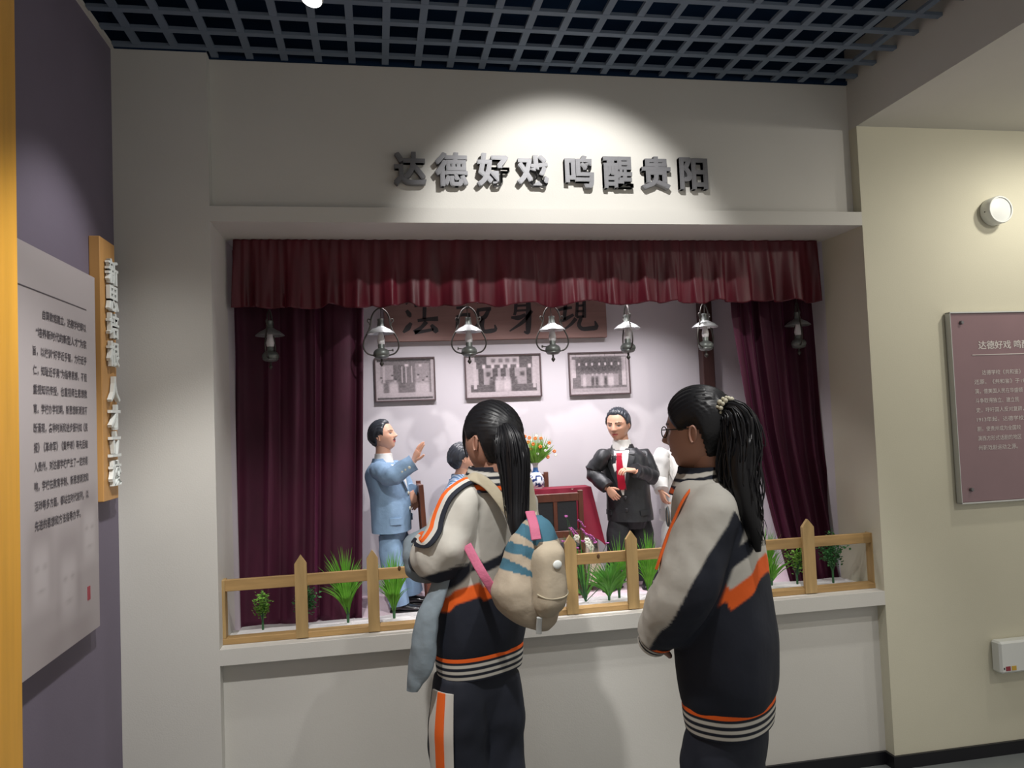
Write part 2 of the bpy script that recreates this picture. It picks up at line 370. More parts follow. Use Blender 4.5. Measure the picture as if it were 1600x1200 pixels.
# ceiling grid: every bar its own piece
cg = empty('ceiling_grid', (.6, -1.2, ZC), kind='structure')
bx_ = box(-.013, .013, YN, REC-.002, ZC-.001, ZC+.011); proto = None
x = -.799+.125*0
k = 0
xs = [-.799+.125*i for i in range(-1, 24) if XW+.02 < -.799+.125*i < XR-.02]
ys = [-.02-.1225*i for i in range(0, 28) if -.02-.1225*i > YN+.02]
for i, x in enumerate(xs):
    if proto is None: proto = mk('grid_bar', xf(bx_, np.eye(3), (x, 0, 0)), 'bar', cg); px0 = x
    else: c = proto.copy(); COL.objects.link(c); c.location.x += x-px0
proto = None
for i, y in enumerate(ys):
    if proto is None: proto = mk('grid_bar', box(XW+.014, XR-.002, y-.0125, y+.0125, ZC-.002, ZC+.010), 'bar', cg); py0 = y
    else: c = proto.copy(); COL.objects.link(c); c.location.y += y-py0

# ceiling spotlights
def spotlight(loc, aim, label):
    e = empty('ceiling_spotlight', loc, label, 'spotlight', 'spotlights under the ceiling grid')
    L = V3(*loc); d = unit(V3(*aim)-L); a = unit(np.cross(d, (0, 0, 1))); b = np.cross(d, a); Mx = np.array([a, b, d]).T
    hs = lathe([(0, -.10), (.030, -.10), (.036, -.094), (.036, 0), (.033, .004), (.033, -.01), (0, -.01)], 24)
    mk('housing', xf(hs, Mx, L), 'whitepl', e, smooth=35)
    mk('lens', xf(lathe([(0, -.006), (.032, -.006), (.032, -.004), (0, -.003)], 24), Mx, L), 'lens', e, smooth=35)
    mk('stem', tube([L-d*.06, L-d*.06+V3(0, 0, max(.03, ZC+.02-(L-d*.06)[2]))], [.007, .007], 10), 'whitepl', e, smooth=40)
    return e
spotlight(tuple(atz(487, -2, 2.872)), (-.45, -.75, 1.6), 'white ceiling spotlight with glowing lens under the grid near the purple wall')

# ------------------------------------------------------------------ wall sign characters
chars = [('达', 615, 666, 237, 289), ('德', 680, 731, 238, 291), ('好', 745, 796, 239, 290.5), ('戏', 808, 857, 242, 291), ('鸣', 883, 928, 243, 293), ('醒', 943, 989, 244.5, 294), ('贵', 1003, 1048, 244.5, 295), ('阳', 1062, 1106, 246, 296)]
ORD = ['first', 'second', 'third', 'fourth', 'fifth', 'sixth', 'seventh', 'last']
for ci, (ch, x0, x1, y0, y1) in enumerate(chars):
    a = at(x0, (y0+y1)/2, .022); b = at(x1, (y0+y1)/2, .022); u = at((x0+x1)/2, y0, .022); d = at((x0+x1)/2, y1, .022)
    t0 = text(ch, .13, .012, .0024); t0 = join(*[xf(t0, np.eye(3), (dx, dy, dx*.25+dy*.22)) for dx in (-.0022, .0022) for dy in (-.0012, .0012)])
    t = fit(t0, 0, 0, b[0]-a[0], u[2]-d[2])
    o = mk('sign_character', place(t, ((a[0]+b[0])/2, .034, (u[2]+d[2])/2), (1, 0, 0), (0, 0, 1), (0, -1, 0)), 'steel')
    tag(o, '%s raised steel character (%s) of the sign above the stage' % (ORD[ci], ch), 'sign letter', 'steel characters above the stage opening')

# ------------------------------------------------------------------ left wall: board, panel, wood upright
vb = empty('vertical_sign_board', (XW, -.17, 1.28), 'narrow orange wooden board with white raised characters on the purple wall', 'sign')
mk('board', box(XW, XW+.034, -.245, -.105, 1.283, 2.14, .002), 'wood_board', vb)
XT = XW+.034
for ch, px, py in [('新', 155.5, 417.6), ('思', 156.6, 461), ('培', 157.5, 504.5), ('根', 157.5, 550), ('人', 158.5, 606.6), ('才', 160, 652), ('立', 160.5, 695), ('校', 161, 741.6)]:
    c = atx(px, py, XT)
    t0 = text(ch, .09, .006, .0012); t0 = join(*[xf(t0, np.eye(3), (dx, 0, dx*.3)) for dx in (-.0016, .0016)])
    t = fit(t0, 0, 0, .092, .084)
    mk('raised_character', place(t, (XT+.010, -.168, c[2]), (0, 1, 0), (0, 0, 1), (1, 0, 0)), 'whitechar', vb)
XP = XW+.030
pn = empty('text_panel', (XW, -.6, .89), 'large grey printed text panel with faint portraits on the purple wall', 'panel')
y0, y1, z0, z1 = -.98, -.285, .905, 1.995
nu, nv = 90, 140
Yg, Zg = np.meshgrid(np.linspace(y0, y1, nu), np.linspace(z0, z1, nv), indexing='ij')
colp = np.zeros((nu, nv, 3)); colp[:] = (.44, .40, .405)
def face_blob(cy, cz, s, colp):
    u = (Yg-cy)/s; v = (Zg-cz)/s
    hair = np.exp(-((u/.62)**4+((v-.15)/.95)**4)); face = np.exp(-((u/.45)**4+((v+.05)/.68)**4))
    body = np.exp(-(u/1.3)**4)*sstep(-v, .75, 1.1)
    eyes = np.exp(-(((np.abs(u)-.2)/.12)**2+((v-.08)/.06)**2))+np.exp(-((u/.2)**2+((v+.42)/.05)**2))
    dark = np.clip(hair-face+.8*body*.6+.6*eyes*face, 0, 1)[..., None]
    colp += -.12*dark+.06*(face*(1-eyes*.8))[..., None]
fade = colp.copy()
for a in ((-.52, 1.09, .13), (-.36, 1.21, .115), (-.70, 1.15, .12)): face_blob(*a, colp)
colp = np.clip(colp, .2, .6)
# front sheet carries the print, the slab gives it thickness
mk('board', box(XW+.005, XP-.001, y0, y1, z0, z1), mat('panel_core', (.40, .36, .37), .6), pn)
mk('print', (np.stack([np.full_like(Yg, XP), Yg, Zg], -1).reshape(-1, 3), grid_faces(nu, nv)), 'panel', pn, cols=colp.reshape(-1, 3))
for yy in (-.9, -.33):
    mk('standoff', box(XW+.0015, XW+.006, yy-.02, yy+.02, z1-.1, z1-.06), 'steel', pn)
zr = 1.881
mk('rule_line', box(XP, XP+.001, -.90, -.36, zr-.0015, zr+.0015), 'ink', pn)
LINES = ['自算数馆建立，达德学校即以', '“培养新时代的新型人才”为宗', '旨，以校训“好学近乎智，力行近乎', '仁，知耻近乎勇”为指导思想，不但', '重视知识传授，也重视师生思想教', '育。学校办学初期，新思想新潮流不', '断涌现，各种时尚和进步报刊如《民', '报》《革命军》《黄帝魂》等先后输', '入贵州，对达德学校产生了一定的影', '响，学校在教育学制、新思想潮流和', '活动等多方面，都站在时代前列，以', '先进的思想和方法指导办学。']
for i, s in enumerate(LINES):
    z = 1.823-(1.823-1.271)*i/11
    ya = -.735+(.062 if i == 0 else 0.02 if i == 1 else 0); yb = -.365 if i < 11 else -.43
    t = fit(text(s, .03, 0, .0004), (ya+yb)/2, 0, yb-ya, .0265)
    mk('text_line', place(t, (XP+.0012, 0, z), (0, 1, 0), (0, 0, 1), (1, 0, 0)), 'ink', pn)
mk('seal', box(XP, XP+.0012, -.385, -.363, 1.005, 1.045), 'seal', pn)
wc = atx(31, 700, -.72)
wu = empty('wooden_upright', (-.8, -1.6, 0), 'tall yellow varnished wooden upright standing against the purple wall', 'pillar')
mk('face_board', box(-.74, -.72, -2.0, wc[1], 0, ZC-.01, .002), 'wood_yel', wu)
mk('side_board', box(XW+.002, -.74, wc[1]-.02, wc[1], 0, ZC-.01, .001), 'wood_yel', wu)

# ------------------------------------------------------------------ right wall: panel, wall light, box
rp = empty('acrylic_panel', (2.9, 0, 1.06), 'mauve printed panel with white text behind clear acrylic on the corridor wall', 'panel')
a = at(1486, 489, -.032); b = at(1503, 786, -.032)
px0, pz1, pz0, px1 = 2.413, a[2]-.002, b[2], 3.55
mk('backing', box(px0, px1, -.026, -.010, pz0, pz1, .002), 'mauve', rp)
mk('acrylic_cover', box(px0-.004, px0, -.034, -.004, pz0-.004, pz1+.004, .001), 'acrylic', rp)
mk('acrylic_cover', box(px0-.004, px1, -.034, -.004, pz1, pz1+.006, .001), 'acrylic', rp)
mk('acrylic_cover', box(px0-.004, px1, -.034, -.004, pz0-.006, pz0, .001), 'acrylic', rp)
for (qx, qy) in ((1502, 504), (1518, 765)):
    p = at(qx, qy, -.03)
    mk('mounting_screw', xf(lathe([(0, .012), (.006, .012), (.008, .008), (.008, 0), (0, 0)], 14), [[1, 0, 0], [0, 0, -1], [0, 1, 0]], (p[0], -.026, p[2])), 'steel', rp, smooth=40)
for qx in (px1-.055,):
    for qz in (pz0+.05, pz1-.05): mk('mounting_screw', xf(lathe([(0, .012), (.006, .012), (.008, .008), (.008, 0), (0, 0)], 14), [[1, 0, 0], [0, 0, -1], [0, 1, 0]], (qx, -.026, qz)), 'steel', rp, smooth=40)
def rline(s, x, z, cw, h, bold=0, n=None):
    t = text(s, .03, 0, 0)
    if bold: t = join(*[xf(t, np.eye(3), (dx, dx*.4, dx*.2)) for dx in (-.0005, 0, .0005)])
    t = fit(t, 0, 0, cw*len(s)*.96, h)
    mk('text_line', place(t, (x+cw*len(s)/2, -.0275, z), (1, 0, 0), (0, 0, 1), (0, -1, 0)), 'inkw', rp)
rline('达德好戏 鸣醒贵阳', 2.536, 1.729, .0385, .036, .0005)
mk('rule_line', box(2.51, 3.45, -.0285, -.026, 1.686, 1.689), 'inkw', rp)
for i, s in enumerate(['达德学校《共和鉴》', '还原，《共和鉴》于191', '演，借美国人民在华盛顿', '斗争取得独立、建立民', '史，呼吁国人反对复辟，', '1913年起，达德学校陆', '剧，使贵州成为全国较', '演西方形式话剧的地区', '州新戏剧运动之源。']):
    rline(s, 2.548 if i == 0 else 2.507, 1.6115-.0400*i, .0222, .021)
wl = empty('wall_light', (2.65, 0, 2.26), 'round white drum-shaped wall lamp mounted high on the corridor wall', 'wall lamp')
_c = at(1564, 327, -.053); c0 = V3(_c[0], -.0005, _c[2]); dm = [[1, 0, 0], [0, 0, -1], [0, 1, 0]]
mk('drum', xf(lathe([(.056, 0), (.060, .004), (.060, .051), (.057, .055), (.052, .055), (.052, .050), (0, .050)], 40), dm, c0), 'whitepl', wl, smooth=40)
mk('face_disc', xf(lathe([(0, .0525), (.049, .0515), (.051, .0505)], 40), dm, c0), 'whitepl', wl, smooth=40)
mk('side_screw', ellipsoid(c0+V3(-.060, -.03, -.006), (.003, 0, 0), (0, .003, 0), (0, 0, .003), 8, 6), 'lampd', wl, smooth=60)
wb = empty('wall_box', (2.75, 0, .33), 'pale plastic equipment box with small stickers low on the corridor wall', 'box')
zb0, zb1 = at(1562, 1054, -.05)[2], at(1560, 1004, -.05)[2]; xb0 = at(1563, 1030, -.05)[0]
mk('casing', box(xb0, xb0+.36, -.052, 0, zb0, zb1, .008), 'whitepl', wb)
for i, (s, wd) in enumerate((('sticker_r', .022), ('sticker_y', .022))):
    x = xb0+.022+i*.028
    mk('sticker', box(x, x+wd, -.0535, -.052, zb0+.012, zb0+.03), s, wb)
mk('sticker', box(xb0+.012, xb0+.017, -.0535, -.052, zb0+.018, zb0+.026), 'lampd', wb)

# ------------------------------------------------------------------ curtains
def folds(u, n, seed):
    r = random.Random(seed); ph = [r.uniform(0, 6.28) for _ in range(6)]
    wv = u+.025*np.sin(5*u*2*PI/ n*3+ph[0])+.03*np.sin(2*PI*1.7*u+ph[1])
    return .62*np.sin(2*PI*n*wv+ph[2])+.28*np.sin(2*PI*n*.53*wv+ph[3])+.22*np.sin(2*PI*n*1.9*wv+ph[4])
def sheet(xl, xr, zt, zb, y, n, seed, nu=220, nv=60, amp=(.018, .03), yb=None, hem=0):
    u = np.linspace(0, 1, nu); v = np.linspace(0, 1, nv)
    U, W = np.meshgrid(u, v, indexing='ij'); V = np.zeros((nu, nv, 3))
    A = amp[0]+(amp[1]-amp[0])*W; f = folds(U+.012*np.sin(3*W+seed)*W, n, seed)
    V[..., 0] = np.interp(W, *xl)*(1-U)+np.interp(W, *xr)*U+.25*A*folds(U+.3, n, seed+3)
    V[..., 1] = y+((yb or y)-y)*W**2+A*f+.004*np.sin(9*W+17*U)
    zbv = zb+hem*folds(U, n*.7, seed+9)
    V[..., 2] = zt+(zbv-zt)*W
    return V.reshape(-1, 3), grid_faces(nu, nv)
def solid(o, t=.004):
    m = o.modifiers.new('thickness', 'SOLIDIFY'); m.thickness = t; return o
def cx(px, py, Y=YC): return at(px, py, Y)[0]
L = sheet(([0, .3, 1], [cx(363, 420), cx(367, 560), cx(369, 980)]), ([0, 1], [cx(570, 400), cx(567, 960)]), ZO-.01, ZF+.004, YC, 5.5, 4, amp=(.022, .026))
tag(solid(mk('stage_curtain', L, 'velvet', smooth=60)), 'wine velvet stage curtain hanging straight behind the man in blue', 'curtain', 'side curtains of the stage')
R_ = sheet(([0, .2, .55, 1], [cx(1138, 420), cx(1142, 500), cx(1168, 700), cx(1216, 905)]), ([0, .3, .62, 1], [cx(1274, 420), cx(1279, 560), cx(1284, 700), cx(1306, 905)]), ZO-.01, ZF+.004, YC, 5.0, 11, amp=(.022, .036), yb=YC-.10)
tag(solid(mk('stage_curtain', R_, 'velvet', smooth=60)), 'wine velvet stage curtain swept sideways behind the taller ponytail girl', 'curtain', 'side curtains of the stage')
def valance():
    nu, nv = 420, 44
    u = np.linspace(0, 1, nu); v = np.linspace(0, 1, nv); U, W = np.meshgrid(u, v, indexing='ij')
    xa0, xb0_ = at(363, 375, YV)[0], at(1279, 375, YV)[0]; xa1, xb1 = at(362, 485, YV)[0], at(1287, 470, YV)[0]
    V = np.zeros((nu, nv, 3)); f0 = folds(U, 17, 21); f = np.sign(f0)*np.abs(f0)**.6+.35*folds(U, 41, 2); g = folds(U+.11, 60, 5)
    V[..., 0] = (xa0+(xa1-xa0)*W)*(1-U)+(xb0_+(xb1-xb0_)*W)*U+.006*W*folds(U+.4, 21, 8)
    V[..., 1] = YV+.010+(-.004-.015*W)*f*(.35+W)+.005*g*(1-W)**2
    zb = 1.975+.010*folds(U, 13, 33)+.006*np.sin(2*PI*9*U)
    V[..., 2] = (ZO-.002)+(zb-(ZO-.002))*W
    return V.reshape(-1, 3), grid_faces(nu, nv)
tag(solid(mk('stage_valance', valance(), 'velvet2', smooth=60), .003), 'gathered red velvet valance across the top of the stage opening', 'valance')

# ------------------------------------------------------------------ plaque and framed photographs
pq = empty('calligraphy_plaque', (.62, YB, 1.89), 'long brown wooden plaque with large brush characters on the stage back wall', 'plaque')
pl0, pl1 = at(601, 534, YB-.03), at(949, 526, YB-.03)
mk('board', box(pl0[0], pl1[0], YB-.03, YB, pl0[2]-.001, 2.17, .002), 'plaque', pq)
def stroke(pts):
    P = np.array([[p[0], p[1]] for p in pts], float); Wd = 1.4*np.array([p[2] for p in pts], float); n = 14; t = np.linspace(0, 1, n)
    P = cat(P, t) if len(P) > 2 else P[0]+(P[1]-P[0])*t[:, None]; Wd = np.interp(t, np.linspace(0, 1, len(pts)), Wd)
    T = np.gradient(P, axis=0); N = np.stack([-T[:, 1], T[:, 0]], 1); N /= np.linalg.norm(N, axis=1, keepdims=True)+1e-9
    q = np.vstack([P+N*Wd[:, None]/2, P-N*Wd[:, None]/2])
    V = np.array([at(560+x/4, 480+y/4, YB-.0312) for x, y in q]); Vb = V+V3(0, .0012, 0); k = n
    F = [(i, i+1, k+i+1, k+i) for i in range(n-1)]
    return np.vstack([V, Vb]), F
BR = {'法': [[(330, 98, 14), (308, 130, 26), (280, 158, 10)], [(300, 20, 14), (318, 45, 22), (326, 62, 8)], [(290, -50, 16), (312, -25, 24)], [(370, 84, 14), (430, 76, 16), (498, 72, 22)], [(416, -70, 20), (414, 0, 18), (412, 74, 16)], [(350, -8, 12), (410, -16, 14), (480, -22, 18)], [(425, 90, 20), (395, 125, 16), (350, 158, 22)], [(350, 158, 18), (420, 148, 14), (470, 138, 12)], [(455, 110, 14), (480, 140, 26), (492, 158, 16)]],
      '說': [[(610, 60, 8), (650, 48, 14), (700, 46, 16)], [(622, 70, 14), (618, 100, 14), (614, 135, 10)], [(690, 50, 14), (684, 100, 14)], [(600, -30, 14), (650, -36, 14), (690, -40, 14)], [(612, 5, 12), (650, 2, 12), (690, 0, 12)], [(740, 20, 16), (790, 12, 16), (830, 10, 16)], [(745, 20, 14), (748, 60, 14)], [(815, 15, 16), (790, 60, 20), (755, 70, 12)], [(770, 70, 16), (745, 110, 14), (715, 140, 10)], [(778, 70, 18), (772, 120, 20), (785, 150, 18), (830, 148, 20), (858, 138, 16), (852, 110, 6)], [(735, -60, 16), (752, -25, 14)], [(835, -60, 14), (805, -20, 16)]],
      '身': [[(1062, -40, 20), (1064, 60, 26), (1062, 130, 24), (1058, 160, 16), (1035, 152, 8)], [(985, -40, 16), (982, 20, 14), (975, 50, 12)], [(955, 64, 10), (1000, 66, 22), (1045, 46, 14)], [(1085, 22, 14), (1030, 90, 18), (945, 150, 6)], [(985, -40, 12), (1030, -44, 12), (1066, -46, 14)], [(990, -8, 10), (1050, -12, 10)], [(988, 22, 10), (1050, 18, 10)], [(1035, -80, 14), (1015, -48, 12)]],
      '現': [[(1255, 90, 8), (1290, 76, 18), (1345, 46, 12)], [(1245, 20, 12), (1290, 8, 14), (1335, 2, 12)], [(1296, -50, 16), (1292, 20, 16), (1286, 80, 16)], [(1240, -50, 12), (1340, -58, 14)], [(1368, -40, 14), (1366, 20, 14), (1362, 60, 14)], [(1410, -46, 16), (1412, 10, 16), (1410, 66, 18)], [(1368, -40, 12), (1412, -46, 12)], [(1368, -8, 10), (1410, -12, 10)], [(1366, 26, 10), (1410, 22, 10)], [(1362, 62, 12), (1410, 58, 12)], [(1360, 70, 18), (1330, 105, 14), (1285, 140, 8)], [(1392, 66, 16), (1378, 110, 18), (1400, 135, 18), (1450, 132, 20), (1488, 124, 22), (1478, 86, 6)]]}
for ch, st in BR.items(): mk('brush_character', join(*[stroke(s) for s in st]), 'brush', pq)

def photo(cs, label, kind):
    q = [at(x, y, YB-.012) for x, y in cs]; x0 = (q[0][0]+q[3][0])/2; x1 = (q[1][0]+q[2][0])/2; z1 = (q[0][2]+q[1][2])/2; z0 = (q[2][2]+q[3][2])/2
    e = empty('framed_photograph', ((x0+x1)/2, YB, z0), label, 'picture', 'framed photographs on the stage back wall')
    f = .006
    for bx in (box(x0, x1, YB-.016, YB, z1-f, z1), box(x0, x1, YB-.016, YB, z0, z0+f), box(x0, x0+f, YB-.016, YB, z0+f, z1-f), box(x1-f, x1, YB-.016, YB, z0+f, z1-f)): mk('frame_rail', bx, 'frame', e)
    nu, nv = 170, 128; u = np.linspace(0, 1, nu); v = np.linspace(0, 1, nv); U, W = np.meshgrid(u, v, indexing='ij')
    g = np.full(U.shape, .52); r = random.Random(kind)
    def rect(a, b, c, d, val, s=.006): 
        nonlocal g
        m = sstep(U, a-s, a+s)*(1-sstep(U, b-s, b+s))*sstep(W, c-s, c+s)*(1-sstep(W, d-s, d+s)); g = g*(1-m)+val*m
    def blob(cx_, cy_, rx, ry, val):
        nonlocal g
        m = np.exp(-(((U-cx_)/rx)**4+((W-cy_)/ry)**4)); g = g*(1-m)+val*m
    if kind == 1:
        rect(.08, .95, .18, .93, .22); rect(.02, .95, .93, .98, .1); rect(.08, .3, .5, .85, .42); rect(.68, .92, .45, .88, .36); rect(0.02, .97, .02, .07, .12); rect(.3, .5, .3, .85, .17)
        for cx_ in (.15, .45, .52, .62, .13): rect(cx_-.008, cx_+.008, .42, .82, .6)
        blob(.53, .84, .035, .03, .75); blob(.77, .83, .025, .03, .7)
        for cx_, h in ((.08, .5), (.27, .55), (.33, .45), (.72, .55), (.80, .42), (.87, .5)): blob(cx_, .28, .05, .16, .6); blob(cx_, h, .022, .04, .5); blob(cx_+.01, h+.05, .02, .02, .1)
    elif kind == 2:
        rect(.12, .28, .72, .98, .14); rect(.72, .9, .72, .98, .14); rect(.12, .92, .68, .78, .16); rect(.16, .9, .3, .7, .40)
        for cx_ in (.2, .39, .5, .62, .85): rect(cx_-.035, cx_+.035, .3, .7, .12)
        for cx_ in (.24, .36, .48, .58, .70, .86): blob(cx_, .74, .022, .05, .72)
        for cx_ in (.30, .76): blob(cx_, .55, .035, .06, .1)
        rect(.06, .95, .12, .3, .15)
        for cx_, c in ((.42, .6), (.47, .55), (.53, .66), (.57, .62), (.34, .12), (.66, .14)): blob(cx_, .27, .034, .17, c); blob(cx_, .46, .02, .03, c*.8)
        rect(.03, .97, .05, .12, .55); rect(.1, .14, .2, .85, .6); rect(.90, .94, .2, .9, .55)
        for cx_ in (.37, .47, .56, .66): blob(cx_, .88, .03, .05, .2)
    else:
        rect(.04, .96, .12, .92, .20); rect(.03, .10, .2, .85, .62); rect(.88, .95, .2, .9, .62); rect(.04, .12, .12, .4, .2)
        m = np.exp(-(((U-.5)/.42)**6+((W-.72)/(.2-.06*np.abs(U-.5)))**6)); g = g*(1-m)+.10*m
        for cx_ in (.16, .28, .38, .5, .6, .71, .83): blob(cx_, .73, .016, .035, .6)
        rect(.18, .82, .2, .48, .38)
        for cx_, c in ((.24, .6), (.38, .1), (.45, .12), (.53, .5), (.60, .1), (.67, .6), (.71, .62)): blob(cx_, .31, .028, .13, c); blob(cx_, .47, .016, .03, .5)
        rect(.02, .98, .05, .14, .42)
        for cx_ in (.1, .35, .6, .77): rect(cx_-.004, cx_+.004, .9, .98, .15)
    g += np.array([[.06*noise.noise(Vector((a*26+kind*9, b*20, 0)))+.05*noise.noise(Vector((a*60+kind*9, b*52, 2))) for b in v] for a in u]); g = np.clip(g, .04, .8)
    V = np.stack([x0+f+(x1-x0-2*f)*U, np.full_like(U, YB-.009), z0+f+(z1-z0-2*f)*W], -1).reshape(-1, 3)
    mk('print', (V, grid_faces(nu, nv)), 'print', e, cols=np.stack([g*.82, g*.72, g*.75], -1).reshape(-1, 3))
    mk('backing', box(x0+f, x1-f, YB-.008, YB, z0+f, z1-f), 'frame', e)
photo([(585, 561), (679, 556), (681, 626), (586, 628)], 'framed sepia group photograph nearest the straight curtain', 1)
photo([(725, 556), (844.5, 551), (847, 619), (728, 624)], 'widest framed sepia stage photograph, middle one of three', 2)
photo([(887.6, 551.5), (983, 548), (986, 614.6), (890.5, 619)], 'framed sepia photograph of a draped stage above the man in black', 3)
pa, pb = at(1096, 540, .80), at(1114, 540, .80)
tag(mk('stage_post', box(pa[0], pb[0], .79, .845, ZF, ZO, .003), 'post'), 'dark brown square wooden post standing by the stage back wall', 'post')

# ------------------------------------------------------------------ hanging oil lamps
def make_lamp():
    e = empty('oil_lamp', (0, 0, 0), 'x', 'lamp', 'oil lamps hanging in a row under the valance')
    # origin at shade rim centre
    mk('shade', lathe([(.017, .030), (.022, .026), (.040, .017), (.056, .004), (.0585, 0), (.057, -.001), (.040, .012), (.018, .022)], 32), 'shade', e, smooth=50, local=True)
    mk('smoke_cap', lathe([(.0, .062), (.012, .062), (.0135, .058), (.0115, .052), (.0125, .046), (.015, .030), (.018, .026), (0, .026)], 20), 'lampm', e, smooth=40, local=True)
    mk('glass_chimney', lathe([(.009, .02), (.010, 0), (.014, -.018), (.0165, -.030), (.0145, -.041), (.011, -.048)], 20), 'glass', e, smooth=60, local=True)
    mk('burner', lathe([(0, -.044), (.012, -.044), (.014, -.048), (.013, -.060), (.016, -.066), (0, -.066)], 20), 'lampm', e, smooth=40, local=True)
    mk('oil_font', lathe([(.014, -.062), (.026, -.068), (.033, -.078), (.034, -.088), (.030, -.094), (.031, -.097), (.024, -.104), (.010, -.107), (0, -.107)], 24), 'lampm', e, smooth=45, local=True)
    mk('finial', lathe([(.004, -.105), (.004, -.118), (.0085, -.124), (.0085, -.129), (.003, -.136), (0, -.139)], 12), 'lampd', e, smooth=45, local=True)
    k = mk('wick_knob', tube([(.012, 0, -.073), (.046, 0, -.070)], [.0022, .0022], 8), 'lampd', e, smooth=50, local=True)
    mk('knob_disc', tube([(.045, 0, -.070), (.050, 0, -.0697)], [.006, .006], 10), 'lampd', k, smooth=50, local=True)
    pts = [(.030, -.092), (.055, -.084), (.070, -.066), (.0735, -.044), (.066, -.018), (.050, .012), (.040, .040), (.037, .066), (.026, .090), (.010, .104), (0, .107)]
    pts = [(x, 0, z) for x, z in pts]+[(-x, 0, z) for x, z in pts[-2::-1]]
    mk('bow', tube(pts, .0034, 8, 60, up=(0, 1, 0)), 'lampd', e, smooth=60, local=True)
    for s in (-1, 1): mk('scroll', tube([(s*.041, 0, .058), (s*.050, 0, .062), (s*.053, 0, .052), (s*.046, 0, .046), (s*.044, 0, .036)], .0026, 6, 20, up=(0, 1, 0)), 'lampd', e, smooth=60, local=True)
    mk('hanging_wire', tube([(0, 0, .060), (.003, 0, .10), (0, 0, .18), (0, 0, .385)], .0016, 6, 12), 'lampd', e, smooth=60, local=True)
    return e
lp = make_lamp()
LP = [(422, 528, 82, 'oil lamp hanging edge-on before the straight velvet curtain'), (595, 521, 4, 'oil lamp hanging above the head of the man in light blue'), (732, 515.6, 176, 'oil lamp hanging before the middle of the brush-lettered plaque'), (862.5, 514, 186, 'oil lamp with its bow face-on before the plaque, above the flower vase'), (980, 517, 88, 'oil lamp hanging edge-on above the man in the black suit'), (1101.5, 512, 38, 'oil lamp hanging in front of the dark brown stage post'), (1246, 502, 72, 'shadowed oil lamp hanging before the swept-aside velvet curtain')]
for i, (px, py, a, lab) in enumerate(LP):
    o = lp if i == 0 else copy_tree(lp); p = at(px, py, YL)
    o.location = (p[0], p[1], 1.872); o.rotation_euler.z = math.radians(a); o['label'] = lab

# ------------------------------------------------------------------ foam strip, fence
nfx, nfy = 160, 10
Uf, Wf = np.meshgrid(np.linspace(XL+.03, XR-.03, nfx), np.linspace(.115, .262, nfy), indexing='ij')
Zf = ZS+.008+.004*np.array([[noise.noise(Vector((a*6, b*9, 3))) for b in np.linspace(.115, .262, nfy)] for a in np.linspace(XL, XR, nfx)])
Yf = Wf+.008*np.sin(Uf*9)*(Wf > .25)+.006*np.sin(Uf*23)*(Wf > .25)
top = np.stack([Uf, Yf, Zf], -1).reshape(-1, 3); bot = top.copy(); bot[:, 2] = np.where(bot[:, 1] > .257, ZS-.03, ZS)
N_ = nfx*nfy; Ff = grid_faces(nfx, nfy); Ff = Ff+[(f[3]+N_, f[2]+N_, f[1]+N_, f[0]+N_) for f in Ff]
rim = [i*nfy for i in range(nfx)]+[(nfx-1)*nfy+j for j in range(1, nfy)]+[i*nfy+nfy-1 for i in range(nfx-2, -1, -1)]+[j for j in range(nfy-2, 0, -1)]
Ff += [(rim[i], rim[(i+1) % len(rim)], rim[(i+1) % len(rim)]+N_, rim[i]+N_) for i in range(len(rim))]
bot[:, 2] = ZS+.0005
tag(mk('foam_strip', (np.vstack([top, bot]), Ff), 'foam', smooth=40), 'long white foam strip on the sill that holds the artificial plants', 'foam strip')

fe = empty('picket_fence', (.74, .08, ZS), 'low pine picket fence along the stage sill', 'fence')
yf0, yf1 = .062, .088
xa, xb = at(346, 960, yf0)[0], at(1368, 870, yf0)[0]
zr1, zr0 = at(800, 868, yf0)[2], at(800, 898, yf0)[2]
def zline(pa, pb): return (at(*pa, yf0)[2]+at(*pb, yf0)[2])/2
zt = zline((430, 902), (1330, 834)); zlo = zline((430, 920), (1330, 850))
mk('top_rail', box(xa+.012, xb-.012, yf0+.004, yf0+.020, zlo, zt, .0015), 'pine', fe)
zb1 = zline((430, 996), (1330, 911)); 
mk('bottom_rail', box(xa, xb, yf0-.004, yf0+.044, ZS, ZS+.022, .0015), 'pine', fe)
mk('end_upright', box(xa, xa+.014, yf0-.002, yf0+.044, ZS+.022, zt, .0015), 'pinev', fe)
mk('end_upright', box(xb-.014, xb, yf0-.002, yf0+.044, ZS+.022, zt, .0015), 'pinev', fe)
def picket(px0, px1, ptop):
    w0 = at(px0, ptop+60, yf0-.010)[0]; w1 = at(px1, ptop+60, yf0-.010)[0]; zt_ = at((px0+px1)/2, ptop, yf0-.010)[2]
    zs_ = zt_-.032; m = (w0+w1)/2; V = []; 
    for y in (yf0-.012, yf0+.004): V += [(w0, y, ZS+.004), (w1, y, ZS+.004), (w1, y, zs_), (m, y, zt_), (w0, y, zs_)]
    F = [(0, 1, 2, 3, 4), (9, 8, 7, 6, 5)]+[((i+1) % 5, i, i+5, (i+1) % 5+5) for i in range(5)]
    mk('picket', (np.array(V), F), 'pinev', fe)
for a in ((461, 480, 867), (574, 592, 859), (676, 694, 851), (784, 802, 843), (884, 902, 836), (980, 997, 829.5), (1076, 1093, 824), (1168, 1185, 817.5), (1256, 1274, 811)): picket(*a)
for (qx, qy) in ((624, 888), (935, 869), (1153, 856)):
    p = at(qx, qy, yf0+.003)
    mk('knot', ellipsoid(p, (.006, 0, 0), (0, .002, 0), (0, 0, .009), 12, 6), 'pinek', fe, smooth=60)

